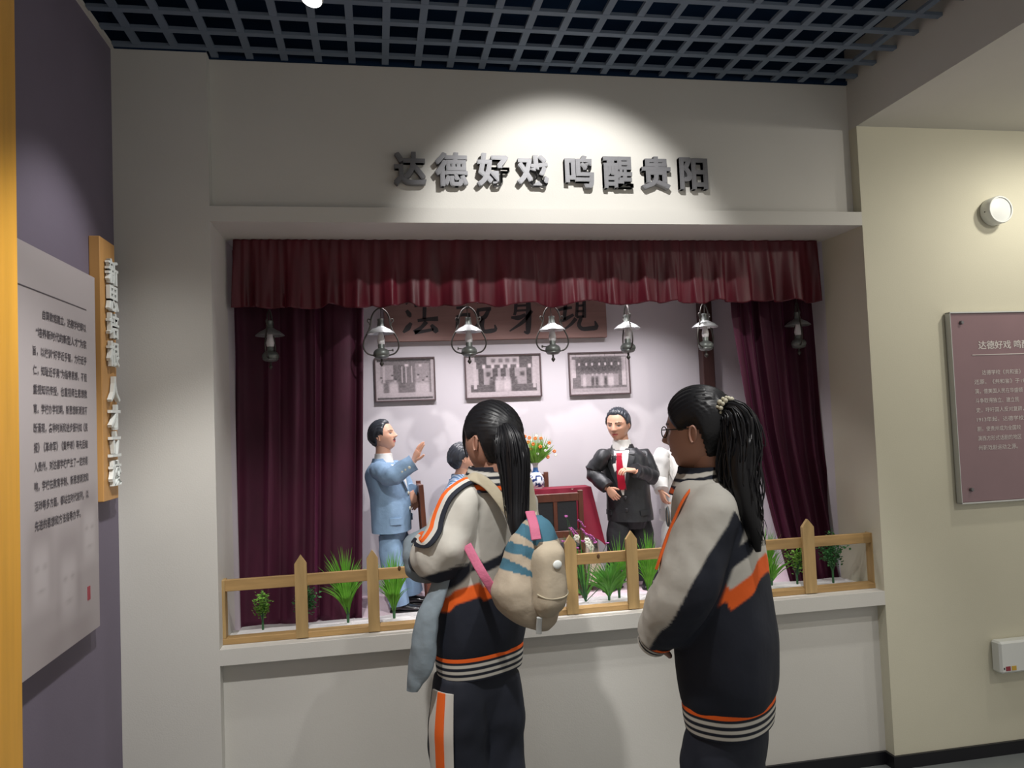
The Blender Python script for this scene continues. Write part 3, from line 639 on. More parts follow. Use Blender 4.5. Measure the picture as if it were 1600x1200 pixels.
# ------------------------------------------------------------------ artificial plants
def blade(b, tip, w, bend, n=6):
    b = np.asarray(b, float); tip = np.asarray(tip, float); t = np.linspace(0, 1, n)
    P = b+(tip-b)*t[:, None]+np.asarray(bend)*(t*(1-t)*2)[:, None]*1.0
    d = tip-b; s = np.cross(d, (0, 1, 0)); s = unit(s+1e-6) if np.linalg.norm(s) > 1e-6 else V3(1, 0, 0)
    ws = w*np.minimum(1, 1.6*(1-t)+.02)*(.55+.45*np.minimum(1, t*4)); V = []
    for p, q in zip(P, ws): V += [p-s*q, p+V3(0, .35*q, 0), p+s*q]
    F = []
    for i in range(n-1): F += [(3*i, 3*i+1, 3*i+4, 3*i+3), (3*i+1, 3*i+2, 3*i+5, 3*i+4)]
    return np.array(V), F
def tuft(px, pb, ptop, wpx, label, seed, m='grassl', n=60, Y=.20, w=.0030, lean=0):
    n = int(n*1.7); wpx = wpx*1.12
    r = random.Random(seed); b = at(px, pb, Y); b[2] = ZS+.006; T = at(px+lean, ptop, Y); H = T[2]-b[2]; Wd = (at(px+wpx, pb, Y)-at(px, pb, Y))[0]
    e = empty('grass_tuft', b, label, 'plant', 'artificial grass tufts along the fence'); bl = []
    for i in range(n):
        a = r.uniform(-1, 1); dp = r.uniform(-1, 1); h = H*r.uniform(.55, 1)*(1-.28*abs(a)**2)
        tip = b+V3(a*Wd*r.uniform(.6, 1)+(T[0]-b[0])*h/H, dp*.05, h); base = b+V3(a*.005, dp*.005, H*.12)
        bl.append(blade(base, tip, w*r.uniform(.7, 1.2), V3(-a*.25*Wd, -dp*.012, .10*H)))
    mk('blades', join(*bl), m, e, smooth=70)
    mk('stalk', tube([b, b+V3(0, 0, H*.2)], [.005, .007], 8), 'stem', e, smooth=60)
def shrub(px, pb, ptop, wpx, label, seed, m='green2', n=150, Y=.20, leaf=.0115):
    n = int(n*1.6)
    r = random.Random(seed); b = at(px, pb, Y); b[2] = ZS+.006; H = at(px, ptop, Y)[2]-b[2]; Wd = (at(px+wpx, pb, Y)-at(px, pb, Y))[0]
    e = empty('leafy_shrub', b, label, 'plant', 'artificial leafy shrubs along the fence'); lv = []; st = [tube([b, b+V3(0, 0, H*.28)], [.0045, .0045], 6)]
    tips = []
    for i in range(9):
        a = r.uniform(-1, 1); dp = r.uniform(-1, 1); top = b+V3(a*Wd*.75, dp*.035, H*(.95-.30*abs(a))); tips.append(top)
        st.append(tube([b+V3(0, 0, H*.2), b+V3(a*Wd*.35, dp*.015, H*.5), top], [.002, .0018, .001], 5, 8))
    for i in range(n):
        t = r.choice(tips); s = r.uniform(.32, 1.02); c = b+V3(0, 0, H*.2)*(1-s)+(t-b)*s+V3(r.gauss(0, .009), r.gauss(0, .009), r.gauss(0, .009))
        q = r.uniform(0, 2*PI); d = unit(V3(math.cos(q), math.sin(q)*.8, r.uniform(-.1, .8))); sd = unit(np.cross(d, V3(r.uniform(-1, 1), r.uniform(-1, 1), 1))); l = leaf*r.uniform(.7, 1.3); up = np.cross(sd, d)*l*.2
        V = np.array([c, c+d*l*.5+sd*l*.42+up, c+d*l*1.15, c+d*l*.5-sd*l*.42+up, c+d*l*.5-up*.3]); lv.append((V, [(0, 1, 4), (1, 2, 4), (2, 3, 4), (3, 0, 4)]))
    mk('leaves', join(*lv), m, e); mk('stems', join(*st), 'stem', e, smooth=60)
shrub(411, 986, 918, 15, 'small bright leafy shrub beside the first fence upright, before the straight curtain', 1)
shrub(478, 978, 912, 22, 'leafy shrub half hidden behind the picket nearest the straight curtain', 2, 'green3', 160)
tuft(544, 972, 848, 40, 'tall green grass tuft between two pickets before the straight curtain', 3, n=70, lean=-12)
tuft(616, 966, 853, 30, 'grass tuft standing before the shoes of the man in light blue', 4, n=62)
tuft(880, 944, 868, 14, 'grass tuft squeezed between the cream backpack and a picket', 5, n=40)
tuft(952, 939, 868, 46, 'wide dark-leaved tuft spreading below the top rail near the red tablecloth', 6, 'green', n=60, w=.0048)
tuft(968, 936, 828, 22, 'light grass tuft rising above the rail before the legs of the man in black', 16, n=40, Y=.225)
tuft(1014, 934, 826, 26, 'grass tuft beside the sleeve of the taller girl', 7, n=58)
tuft(1196, 917, 815, 20, 'light grass tuft between the taller girl and the swept-aside curtain', 8, n=56, lean=2)
tuft(1206, 916, 850, 48, 'low drooping grass tuft at the foot of the swept-aside curtain', 9, 'grassl', n=26, Y=.22, w=.0026)
shrub(1246, 914, 852, 22, 'rounded leafy shrub behind the picket by the swept-aside curtain', 10, 'green2', 190)
shrub(1302, 908, 828, 26, 'dark leafy shrub beside the end upright near the corridor wall', 11, 'green3', 210, Y=.17)
# purple flowering plant
fb = at(915, 938, .215); fb[2] = ZS+.006
fl = empty('flowering_plant', fb, 'artificial plant with pink-purple blossoms between the chair and the pickets', 'plant')
r = random.Random(31); st = []; bl = []; lv = []
for (qx, qy, kind) in [(885, 807, 0), (908, 817, 1), (912, 830, 1), (893, 829, 1), (897, 829, 1), (880, 846, 0), (875, 862, 0), (902, 856, 0), (911, 846, 0), (930, 848, 0), (949, 849, 0), (921, 838, 1), (972, 892, 0), (926, 840, 1)]:
    p = at(qx, qy, .20+r.uniform(-.03, .03)); st.append(tube([fb, fb*.5+p*.5+V3(r.uniform(-.01, .01), 0, .01), p], [.002, .0014, .001], 5, 8))
    for j in range(7 if kind == 0 else 11):
        q = r.uniform(0, 2*PI); c = p+(V3(math.cos(q)*.005, math.sin(q)*.005, r.uniform(-.002, .003)) if kind == 0 else V3(r.gauss(0, .002)+j*.0022-.01, r.gauss(0, .002), -j*.0028+.012)); s = .0042
        bl.append(ellipsoid(c, (s, 0, 0), (0, s, 0), (0, 0, s*.7), 6, 4))
for (qx, qy, wd) in [(888, 812, .004), (880, 835, .005), (905, 830, .005), (900, 850, .006), (925, 846, .004), (860, 888, .006), (868, 900, .006), (932, 905, .006), (900, 880, .006)]:
    lv.append(blade(fb+V3(0, 0, .02), at(qx, qy, .205), wd, V3(0, -.01, .01)))
mk('stems', join(*st), 'stem', fl, smooth=60); mk('blossoms', join(*bl), 'purplef', fl, smooth=60); mk('leaves', join(*lv), 'green', fl, smooth=70)
wfb = [];
for (qx, qy) in [(901, 840), (917, 845), (920, 851), (924, 856)]:
    p = at(qx, qy, .21)
    for j in range(6): q = j*PI/3; wfb.append(ellipsoid(p+V3(math.cos(q)*.008, 0, math.sin(q)*.008), (.007, 0, 0), (0, .004, 0), (0, 0, .006), 7, 5))
mk('white_blossoms', join(*wfb), 'whitef', fl, smooth=60)

# ------------------------------------------------------------------ table, chairs, vase
ZT = 1.160
tx0, tx1, ty0, ty1 = .645, at(922, 768, .60)[0], .600, .700
tb = empty('side_table', ((tx0+tx1)/2, .62, ZF), 'wooden table hidden under the red velvet cloth', 'table')
mk('tabletop', box(tx0, tx1, ty0, ty1, ZT-.022, ZT-.003, .002), 'chairw', tb)
for x in (tx0+.015, tx1-.015):
    for y in (ty0+.02, ty1-.02): mk('leg', box(x-.011, x+.011, y-.011, y+.011, ZF, ZT-.022), 'chairw', tb)
def skirt(depth, cdep, out, z0, nn=260):
    """cloth draped over the rectangle: rim point, hanging edge with folds, long corners"""
    per = []; cxm, cym = (tx0+tx1)/2, (ty0+ty1)/2; Lx, Ly = tx1-tx0, ty1-ty0; P = 2*(Lx+Ly)
    V = []; rows = 9
    for i in range(nn):
        s = P*i/nn
        if s < Lx: p = V3(tx0+s, ty0, 0); nrm = V3(0, -1, 0); e = min(s, Lx-s)
        elif s < Lx+Ly: s2 = s-Lx; p = V3(tx1, ty0+s2, 0); nrm = V3(1, 0, 0); e = min(s2, Ly-s2)
        elif s < 2*Lx+Ly: s2 = s-Lx-Ly; p = V3(tx1-s2, ty1, 0); nrm = V3(0, 1, 0); e = min(s2, Lx-s2)
        else: s2 = s-2*Lx-Ly; p = V3(tx0, ty1-s2, 0); nrm = V3(-1, 0, 0); e = min(s2, Ly-s2)
        cor = math.exp(-(e/.05)**2); rad = unit(p-V3(cxm, cym, 0)); nd = unit(nrm*(1-cor)+rad*cor*1.2)
        dpt = depth+cdep*cor; fo = .012*math.sin(s*70)+.008*math.sin(s*41+1)
        for k in range(rows):
            t = k/(rows-1); V.append(p+nd*(.006+out*t*(.35+cor)+fo*t)+V3(0, 0, z0-.006*(1-math.cos(t*PI/2))-dpt*t))
    V = np.array(V); F = []
    for i in range(nn):
        for k in range(rows-1): j = (i+1) % nn; F.append((i*rows+k, j*rows+k, j*rows+k+1, i*rows+k+1))
    F.append(tuple(i*rows for i in range(nn))[::-1]); return V, F
us = skirt(.42, .02, .03, ZT-.003); uc = np.zeros((len(us[0]), 3)); uc[:] = (.52, .43, .35)
for i, p in enumerate(us[0]):
    if noise.noise(Vector((p[0]*26, p[1]*26, p[2]*22+4))) > .42: uc[i] = (.02, .02, .02)
to = empty('tablecloth', ((tx0+tx1)/2, .62, ZF), 'red velvet cloth with cream underskirt draped over the side table', 'tablecloth')
mk('velvet_cover', skirt(.17, .10, .045, ZT+.001), 'cloth', to, smooth=50)
mk('underskirt', us, 'under', to, smooth=50, cols=uc)

def chair(loc, rz, label, ptop=.485, w=.225, dpt=.21, lean=.02):
    e = empty('wooden_chair', (0, 0, 0), label, 'chair', 'red-brown chairs on the stage')
    seat = .235; s = .0105; h = w/2
    def bar(a, b, q): return tube([a, b], [q, q], 4, curve=False)
    def bx(x0, x1, y0, y1, z0, z1): return box(x0, x1, y0, y1, z0, z1, .0015)
    def shear(VF):
        V = VF[0].copy(); V[:, 1] += np.maximum(0, V[:, 2]-seat)*(-lean/.25); return V, VF[1]
    for sx in (-1, 1):
        mk('back_stile', shear(bx(sx*h-s, sx*h+s, -s, s, 0, ptop)), 'chairw', e, local=True)
        mk('leg', bx(sx*h-s, sx*h+s, dpt-2*s, dpt, 0, seat-.02), 'chairw', e, local=True)
        mk('stretcher', bx(sx*h-.006, sx*h+.006, s, dpt-2*s, .07, .085), 'chairw', e, local=True)
        mk('back_panel', shear(bx(min(0, sx*(h-s))+.009, max(0, sx*(h-s))-.009, -.004, .004, seat+.075, ptop-.045)), 'leather', e, local=True)
    mk('top_rail', shear(bx(-h+s, h-s, -s, s, ptop-.045, ptop-.010)), 'chairw', e, local=True)
    mk('back_rail', shear(bx(-h+s, h-s, -s, s, seat+.045, seat+.075)), 'chairw', e, local=True)
    mk('back_mullion', shear(bx(-.009, .009, -s*.8, s*.8, seat+.075, ptop-.045)), 'chairw', e, local=True)
    mk('seat_apron', join(bx(-h, h, -s, s, seat-.045, seat-.012), bx(-h, h, dpt-2*s, dpt, seat-.045, seat-.012), bx(-h, -h+.012, s, dpt-s, seat-.045, seat-.012), bx(h-.012, h, s, dpt-s, seat-.045, seat-.012)), 'chairw', e, local=True)
    mk('seat_pad', box(-h-.004, h+.004, s, dpt+.004, seat-.012, seat+.006, .005), 'leather', e, local=True)
    e.location = loc; e.rotation_euler.z = rz; return e
ca = at(908, 850, .44)[0]; cb = at(908, 850, .44)[0]-.235
chair(((ca+cb)/2+.004, .435, ZF), 0, 'red-brown chair with two black back panels standing before the red tablecloth', w=.235, dpt=.105, lean=0)
cc = at(852, 752, .80)[0]
chair((cc-.10, .815, ZF), PI, 'dark-backed chair behind the blue and white vase', ptop=.545, w=.215, dpt=.075, lean=0)
chair((.205, .585, ZF), -PI/2, 'red-brown chair seen edge-on under the seated man', ptop=.545, w=.22, dpt=.21, lean=.02)

vb_ = at(838, 765, .655)
vs0 = empty('porcelain_vase', (vb_[0], .655, ZT+.002), 'blue and white porcelain vase standing on the red tablecloth', 'vase')
pr = [(0, 0), (.028, 0), (.030, .004), (.036, .014), (.039, .030), (.036, .050), (.027, .066), (.016, .078), (.012, .092), (.012, .108), (.016, .118), (.0165, .121), (.012, .118), (.010, .105), (0, .104)]
t_ = np.linspace(0, 1, 60); prf = cat(np.array(pr), t_); vv, vf = lathe([(max(0, a), b) for a, b in prf], 56, (vb_[0], .655, ZT+.002))
vc = np.zeros((len(vv), 3)); vc[:] = (.74, .78, .84)
for i, p in enumerate(vv):
    h_ = p[2]-ZT-.002; an = math.atan2(p[1]-.655, p[0]-vb_[0]); q = Vector((math.cos(an)*3.0, math.sin(an)*3.0, h_*75))
    if .008 < h_ < .064 and noise.noise(q)+.35*noise.noise(q*2.6) > .10: vc[i] = (.015, .035, .14)
    if .074 < h_ < .098: vc[i] = (.03, .10, .28)
    if h_ > .098: vc[i] = (.40, .38, .36)
mk('body', (vv, vf), 'porcelain', vs0, smooth=60, cols=vc)
mk('handle', tube([(vb_[0]-.014, .655, ZT+.072), (vb_[0]-.030, .655, ZT+.105), (vb_[0]-.045, .655, ZT+.122), (vb_[0]-.052, .655, ZT+.11)], .0022, 6, 20, up=(0, 1, 0)), 'lampm', vs0, smooth=60)
bq = empty('flower_bouquet', (vb_[0], .655, ZT+.115), 'bouquet of orange and white flowers with green stems in the porcelain vase', 'flowers')
r = random.Random(5); lv = []; of = []; wf_ = []; b0 = V3(vb_[0], .655, ZT+.112); fc = at(833, 712, .62)
for i in range(230):
    q = r.uniform(0, 2*PI); s = math.sqrt(r.random()); hh = r.uniform(.06, .145); tip = b0+V3(math.cos(q)*s*.098, math.sin(q)*s*.055, hh*(1.05-.35*s*s)+.012)
    lv.append(blade(b0+V3(math.cos(q)*.006, math.sin(q)*.006, 0), tip, .0024, V3(math.cos(q)*.012, 0, .015), 5))
mk('stems', join(*lv), 'green2', bq, smooth=70)
OR = [(827, 684), (836, 685), (845, 685), (811, 690), (825, 691), (858, 692), (833, 694), (841, 695), (844, 698), (829, 702), (866, 705), (856, 714), (815, 700), (820, 682)]
WH = [(838, 681), (814, 686), (820, 696), (849, 698), (840, 709), (857, 697), (821, 701), (868, 711), (852, 704), (829, 688)]
for lst, out, sz in ((OR, of, .0052), (WH, wf_, .0038)):
    for (qx, qy) in lst:
        p = at(qx, qy, .635+r.uniform(-.03, .04))
        for j in range(6): q = j*PI/3+r.uniform(0, .4); out.append(ellipsoid(p+V3(math.cos(q)*sz*1.0, -.002, math.sin(q)*sz*1.0), (sz*.8, 0, 0), (0, sz*.5, 0), (0, 0, sz*.8), 6, 4))
mk('orange_blossoms', join(*of), 'orangef', bq, smooth=60); mk('white_blossoms', join(*wf_), 'whitef', bq, smooth=60)

# ------------------------------------------------------------------ people: heads, hands
NU, NV = 112, 84
_ph = np.linspace(0, 2*PI, NU, endpoint=False); _th = np.linspace(.001, PI-.001, NV)
TH_, PH_ = np.meshgrid(_th, _ph, indexing='ij')
def head_local():
    dx, dy, dz = np.sin(TH_)*np.cos(PH_), np.sin(TH_)*np.sin(PH_), np.cos(TH_)
    z = .5*np.sign(dz)*np.abs(dz)**.92
    t = np.clip(-z/.5, 0, 1); x = .345*np.sign(dx)*np.abs(dx)**.95; y = np.where(dy > 0, .385, .45)*dy
    wj = np.sqrt(np.clip(1-dz*dz, 0, 1)); jaw = 1-.30*t**1.5
    x = x*jaw; y = np.where(y < 0, y*(1-.50*t**1.1), y*(1+.10*t**2)+.05*t**2)
    w = sstep(dy, .15, .55); ax = np.abs(x); G = lambda u, s: np.exp(-(u/s)**2)
    d = .115*G(x, .05)*np.clip((.09-z)/.2, 0, 1)/(1+np.exp(np.clip((-.15-z)/.010, -50, 50)))
    d += .03*G(ax-.055, .03)*G(z+.125, .028)-.040*G(ax-.15, .075)*G(z-.01, .05)+.020*G(ax-.15, .05)*G(z-.0, .022)
    d += .022*G(ax-.14, .11)*G(z-.09, .032)+.032*G(x, .09)*G(z+.235, .018)+.034*G(x, .075)*G(z+.285, .020)-.010*G(x, .1)*G(z+.26, .008)
    d += .035*G(x, .10)*G(z+.42, .06)+.015*G(ax-.2, .07)*G(z+.10, .07)
    y = y+w*d
    return np.stack([x, y, z], -1), dy
HL, HDY = head_local()
_psi = np.abs(np.arctan2(HL[..., 0], HL[..., 1]))                   # 0 = front, pi = back
MANLINE = ([0, .5, .75, 1.0, 1.2, 1.45, 1.75, 2.1, 2.5, PI], [.33, .335, .29, .20, -.03, .03, -.06, -.22, -.30, -.32])
GIRLLINE = ([0, .5, .75, 1.0, 1.2, 1.4, 1.6, 1.8, 1.95, 2.15, 2.5, PI], [.25, .22, .14, .06, .00, .02, .06, .06, -.06, -.30, -.38, -.40])
def frame3(front, upv=(0, 0, 1)):
    f = unit(front); r_ = unit(np.cross(f, upv)); u = np.cross(r_, f); return np.array([r_, f, u])      # rows right, front, up
def head(c, h, front, upv, skin, lips=(.50, .10, .10), moustache=False, brow=(.03, .025, .02), line=MANLINE, thick=.045, tie=None, eyes=True):
    B = frame3(front, upv); W_ = lambda P: (P*h) @ B+c
    x, y, z = HL[..., 0], HL[..., 1], HL[..., 2]; ax = np.abs(x); fr = HDY > .25
    col = np.zeros(HL.shape); col[:] = skin
    def put(m, cc): col[m & fr] = cc
    put((ax/.105)**2+((z+.262)/.032)**2 < 1, lips)
    if eyes:
        put((((ax-.15)/.062)**2+((z+.002)/.020)**2 < 1), (.62, .60, .56)); put((((ax-.15)/.024)**2+((z+.002)/.022)**2 < 1), (.02, .015, .012)); put((((ax-.15)/.07)**2+((z-.018)/.008)**2 < 1), (.03, .02, .02))
    zb = .105+.02*G1(ax-.16, .07); put((ax > .06) & (ax < .24) & (np.abs(z-zb+.02) < .014), brow)
    if moustache: put((ax < .115) & (np.abs(z+.205+.35*ax**1.3*.5) < .020), (.03, .025, .025))
    Hd = (W_(HL.reshape(-1, 3)), grid_faces(NV, NU, True))
    # hair shell
    hl = np.interp(_psi, *line); m = z-hl
    if tie is None: gro = .010*np.sin(x*95+4*np.sin(y*9))+.006*np.sin(x*210+y*14); bulk = thick*(1+.55*sstep(y, .05, .35)*sstep(z, .2, .42))
    else:
        tv = unit(tie); dn = HL/np.linalg.norm(HL, axis=-1, keepdims=True); e1 = unit(np.cross(tv, (1, 0, 0))); e2 = np.cross(tv, e1)
        az = np.arctan2(dn @ e2, dn @ e1); gro = .006*np.sin(az*46)+.004*np.sin(az*97+1); bulk = thick*(1+.25*np.clip(dn @ tv, 0, 1))
    offv = (bulk+gro)*(1-np.exp(-np.clip(m, 0, 1)/.045))-.006*(m <= 0)
    ctr = np.stack([x*0, x*0-.03, x*0+.02], -1); dirn = HL-ctr; dirn /= np.linalg.norm(dirn, axis=-1, keepdims=True)
    HV = W_((HL+dirn*offv[..., None]).reshape(-1, 3)); ok = (m > -.012).ravel()
    F = [f for f in grid_faces(NV, NU, True) if all(ok[i] for i in f)]
    used = sorted({i for f in F for i in f}); mp = {k: i for i, k in enumerate(used)}
    hair = (HV[used], [[mp[i] for i in f] for f in F])
    ears = []
    for s in (-1, 1):
        c0 = V3(s*.335, -.035, -.045); o_ = ellipsoid(c0, V3(.022*s, -.012, 0), V3(.025*s, -.068, .012), V3(.012*s, -.012, .115), 14, 10)
        rim_ = tube([c0+V3(s*.02, .045*math.cos(q)-.018, .10*math.sin(q)) for q in np.linspace(-1.2, 2.6, 12)], [.018]*12, 6, 30)
        ears += [(W_(o_[0]), o_[1]), (W_(rim_[0]), rim_[1])]
    return Hd, col.reshape(-1, 3), ears, hair, B, W_
def G1(u, s): return np.exp(-(u/s)**2)
def hand(wr, d, n, L, curl=(.25, .3, .3, .3), spread=.05, thumb=1, tcurl=.2):
    """palm normal n, finger direction d; thumb on the +s side when thumb=1"""
    d = unit(d); n = np.asarray(n, float); n = unit(n-d*np.dot(n, d)); s = np.cross(d, n)*thumb; wr = np.asarray(wr, float); out = []
    pr_ = [(0, .13, .10), (.12, .16, .10), (.30, .215, .095), (.46, .22, .085), (.54, .20, .07)]
    out.append(Loft([(wr+d*L*a, s*L*b, n*L*c) for a, b, c in pr_], 2.5).mesh(14, 16))
    def rot(v, ax, a): return v*math.cos(a)+np.cross(ax, v)*math.sin(a)+ax*np.dot(ax, v)*(1-math.cos(a))
    lat = np.cross(d, n)
    for i, (o, ln) in enumerate(((.155, .40), (.052, .45), (-.052, .42), (-.150, .33))):
        b = wr+d*L*(.50-.02*abs(i-1.3))+s*L*o; v = unit(d+s*(o*spread*6)); c = curl[i]; P = [b]; axis = np.cross(v, n); axis = unit(axis)
        for sg, ca in ((.45, .6), (.32, 1.1), (.25, .9)):
            v = unit(v*math.cos(c*ca)+n*math.sin(c*ca)) if True else v; nn_ = n; P.append(P[-1]+v*L*ln*sg)
            n_loc = n
            v = unit(v)
            # keep turning towards the palm on the next joint
            c = c*1.35
        out.append(round_tube(P, [.052*L, .050*L, .046*L, .040*L], 8, 10))
    b = wr+d*L*.14+s*L*.12; v = unit(d*.62+s*.72+n*(.15+tcurl)); P = [b, b+v*L*.17]; v2 = unit(v+d*.45+n*tcurl); P += [P[-1]+v2*L*.15, P[-1]+v2*L*.15+unit(v2+d*.3)*L*.11]
    out.append(round_tube(P, [.075*L, .062*L, .052*L, .044*L], 8, 12))
    return out
def shoe(ank, toe_dir, L, par, zfl):
    d = unit(V3(toe_dir[0], toe_dir[1], 0)); s = V3(-d[1], d[0], 0); u = V3(0, 0, 1); b = V3(ank[0], ank[1], zfl)-d*L*.27
    pr_ = [(0, .10, .17), (.06, .16, .22), (.25, .17, .25), (.42, .17, .20), (.62, .19, .15), (.82, .185, .12), (.95, .13, .09), (1.0, .05, .05)]
    o = mk('shoe', Loft([(b+d*L*a+u*L*(hh/2+.045), u*L*hh/2*1.08, s*L*wd) for a, wd, hh in pr_], 2.6).mesh(28, 22), 'shoe', par, smooth=60)
    mk('sole', Loft([(b+d*L*a*1.02-d*L*.01+u*L*.03, u*L*.03, s*L*wd*1.08) for a, wd, hh in pr_], 6).mesh(20, 18), 'shoe', o, smooth=50)
    return o
SKIN = (.72, .40, .28)
def core(pts, rad): return tube(pts, rad, 10, len(pts)*4)

def suited(name, label, J, mats, opts):
    """J: joints in metres; clothed standing or seated figure"""
    base = J['base']; e = empty(name, base, label, 'figure'); f = unit(V3(J['front'][0], J['front'][1], 0)); l = V3(-f[1], f[0], 0); k = J['k']
    Hd, hc, ears, hair, B, W_ = head(J['head'], J['h'], J['look'], J.get('hup', (0, 0, 1)), SKIN, moustache=opts.get('moustache', False), line=J.get('line', MANLINE))
    neck = core([J['head']+(V3(0, -.10, -.20)*J['h']) @ B, J['head']+(V3(0, -.10, -.42)*J['h']) @ B, J['neck']-V3(0, 0, .02)], np.array([.062, .064, .075])*k)
    parts = [Hd]+ears+[neck]; cols = [hc]
    for (sd) in ('R', 'L'):
        parts.append(core([J['sh'+sd], J['el'+sd], J['wr'+sd]], np.array([.05, .045, .03])*k*2*.5))
        hp = J['hand'+sd]; parts += hand(J['wr'+sd], hp['d'], hp['n'], J['hl'], hp.get('curl', (.25, .3, .3, .35)), thumb=hp.get('thumb', 1), tcurl=hp.get('tcurl', .2))
        parts.append(core([J['hip'+sd], J['kn'+sd], J['an'+sd]], np.array([.07, .055, .04])*k))
    parts.append(core([J['pel'], (J['pel']+J['neck'])/2, J['neck']-V3(0, 0, .03)], np.array([.13, .13, .08])*k))
    n = sum(len(p[0]) for p in parts)-len(hc); cc = np.vstack([hc, np.tile(SKIN, (n, 1))])
    body = mk('body', join(*parts), 'skin', e, smooth=60, cols=cc)
    mk('hair', hair, 'mhair', e, smooth=60)
    # jacket
    T = J['torso']                                             # list (centre, front half, left half)
    tor = Loft([(c, f*a, l*b) for c, a, b in T], 2.3)
    jk = mk('jacket', tor.mesh(46, 48, .006*k*2, (16, 16, 7), opts.get('seed', 0)), mats['jacket'], e, smooth=60)
    for sd in ('R', 'L'):
        P = [J['sh'+sd]+(J['neck']-J['sh'+sd])*.25-V3(0, 0, .012), J['sh'+sd], (J['sh'+sd]+J['el'+sd])/2, J['el'+sd], (J['el'+sd]+J['wr'+sd])/2, J['wr'+sd]]
        rr = np.array([.050, .082, .088, .085, .078, .070])*k*J.get('slv', 1)
        sl = Loft(limb_rings(cat(np.array(P), np.linspace(0, 1, 12)), np.interp(np.linspace(0, 1, 12), np.linspace(0, 1, 6), rr), J.get('slup', (.2, -.3, 1)))).mesh(44, 26, .012*k, (26, 26, 14), 3+opts.get('seed', 0))
        s_ = mk('sleeve', sl, mats['jacket'], e, smooth=60)
        if opts.get('cuffbtn') == sd:
            d = unit(J['wr'+sd]-J['el'+sd]); o_ = unit(V3(0, -1, -.25)-d*np.dot(V3(0, -1, -.25), d))
            for q in range(3): mk('cuff_button', ellipsoid(J['wr'+sd]-d*(.028+.017*q)+o_*.072*k*J.get('slv', 1), d*.0075, o_*.004, np.cross(d, o_)*.0075, 12, 8), 'button_w', s_, smooth=60)
        if 'cuff' in mats: mk('shirt_cuff', tube([J['wr'+sd]-unit(J['wr'+sd]-J['el'+sd])*.01, J['wr'+sd]+unit(J['wr'+sd]-J['el'+sd])*.006], [.058*k, .056*k], 16, curve=False), mats['cuff'], s_, smooth=60)
    tb_, tt_ = opts.get('vbot', .42), opts.get('vtop', .93); va = .55
    sh_ = mk('shirt_front', tor.patch([(-va, tt_), (va, tt_), (.02, tb_), (-.02, tb_)], .003*k*2, 12, .004), mats['shirt'], e, smooth=60)
    if 'tie' in mats: 
        mk('tie', join(tor.patch([(-.10, tt_-.06), (.10, tt_-.06), (.07, tt_-.13), (-.07, tt_-.13)], .009, 6, .006), tor.patch([(-.07, tt_-.13), (.07, tt_-.13), (.13, tb_+.06), (-.13, tb_+.06)], .008, 8, .005)), mats['tie'], e, smooth=60)
    for s in (-1, 1):
        mk('lapel', join(tor.patch([(s*.02, tb_), (s*.34, tb_+.22), (s*.62, tt_-.13), (s*.36, tt_-.10)], .008, 8, .005), tor.patch([(s*.36, tt_-.09), (s*.60, tt_-.105), (s*.95, tt_+.02), (s*.55, tt_+.03)], .009, 6, .006)), mats['jacket'], e, smooth=50)
        mk('pocket_flap', tor.patch([(s*.60, .16), (s*1.25, .165), (s*1.22, .095), (s*.63, .09)], .006, 8, .006), mats['jacket'], e, smooth=50)
    nk = J['neck']; cu = unit(J['head']-nk)
    mk('jacket_collar', Loft([(nk-V3(0, 0, .016)+V3(0, 0, dz)*k*2-f*.004, f*a*k, l*b*k) for dz, a, b in ((-.030, .115, .140), (-.006, .098, .118), (.014, .084, .096), (.022, .080, .088), (.014, .072, .078))], 2.0).mesh(12, 30, cap=False), mats['jacket'], e, smooth=60)
    mk('shirt_collar', Loft([(nk+V3(0, 0, dz)*k*2+f*.004, f*a*k, l*b*k) for dz, a, b in ((-.014, .088, .088), (.014, .078, .078), (.028, .074, .074), (.020, .068, .068))], 2.0).mesh(12, 30, cap=False), mats['shirt'], e, smooth=60)
    for i in range(opts.get('nbtn', 2)):
        p = tor.ev(tb_-.03-.155*i, .05, .004).reshape(3); mk('button', ellipsoid(p, f*.004, l*.0085, V3(0, 0, .0085), 12, 8), mats.get('button', 'button_k'), e, smooth=60)
    # trousers
    pp = [Loft([(J['pel']+V3(0, 0, dz)*k, f*a*k, l*b*k) for dz, a, b in ((-.10, .09, .125), (0, .12, .160), (.10, .12, .16), (.2, .11, .15))], 2.3).mesh(10, 28)]
    for sd in ('R', 'L'):
        P = [J['hip'+sd], (J['hip'+sd]+J['kn'+sd])/2, J['kn'+sd], (J['kn'+sd]+J['an'+sd])/2, J['an'+sd]-V3(0, 0, .012)]
        rr = np.interp(np.linspace(0, 1, 10), np.linspace(0, 1, 5), np.array([.090, .104, .096, .092, .088])*k*J.get('leg', 1))
        pp.append(Loft(limb_rings(cat(np.array(P), np.linspace(0, 1, 10)), rr, f+V3(0, 0, .01)), 2.2).mesh(36, 26, .012*k, (22, 22, 12), 9))
    mk('trousers', join(*pp), mats['trousers'], e, smooth=60)
    for sd in ('R', 'L'): shoe(J['an'+sd], J['toe'+sd], J['shoe'], e, ZF)
    return e, tor
def mid(a, b, t=.5): return np.asarray(a)*(1-t)+np.asarray(b)*t

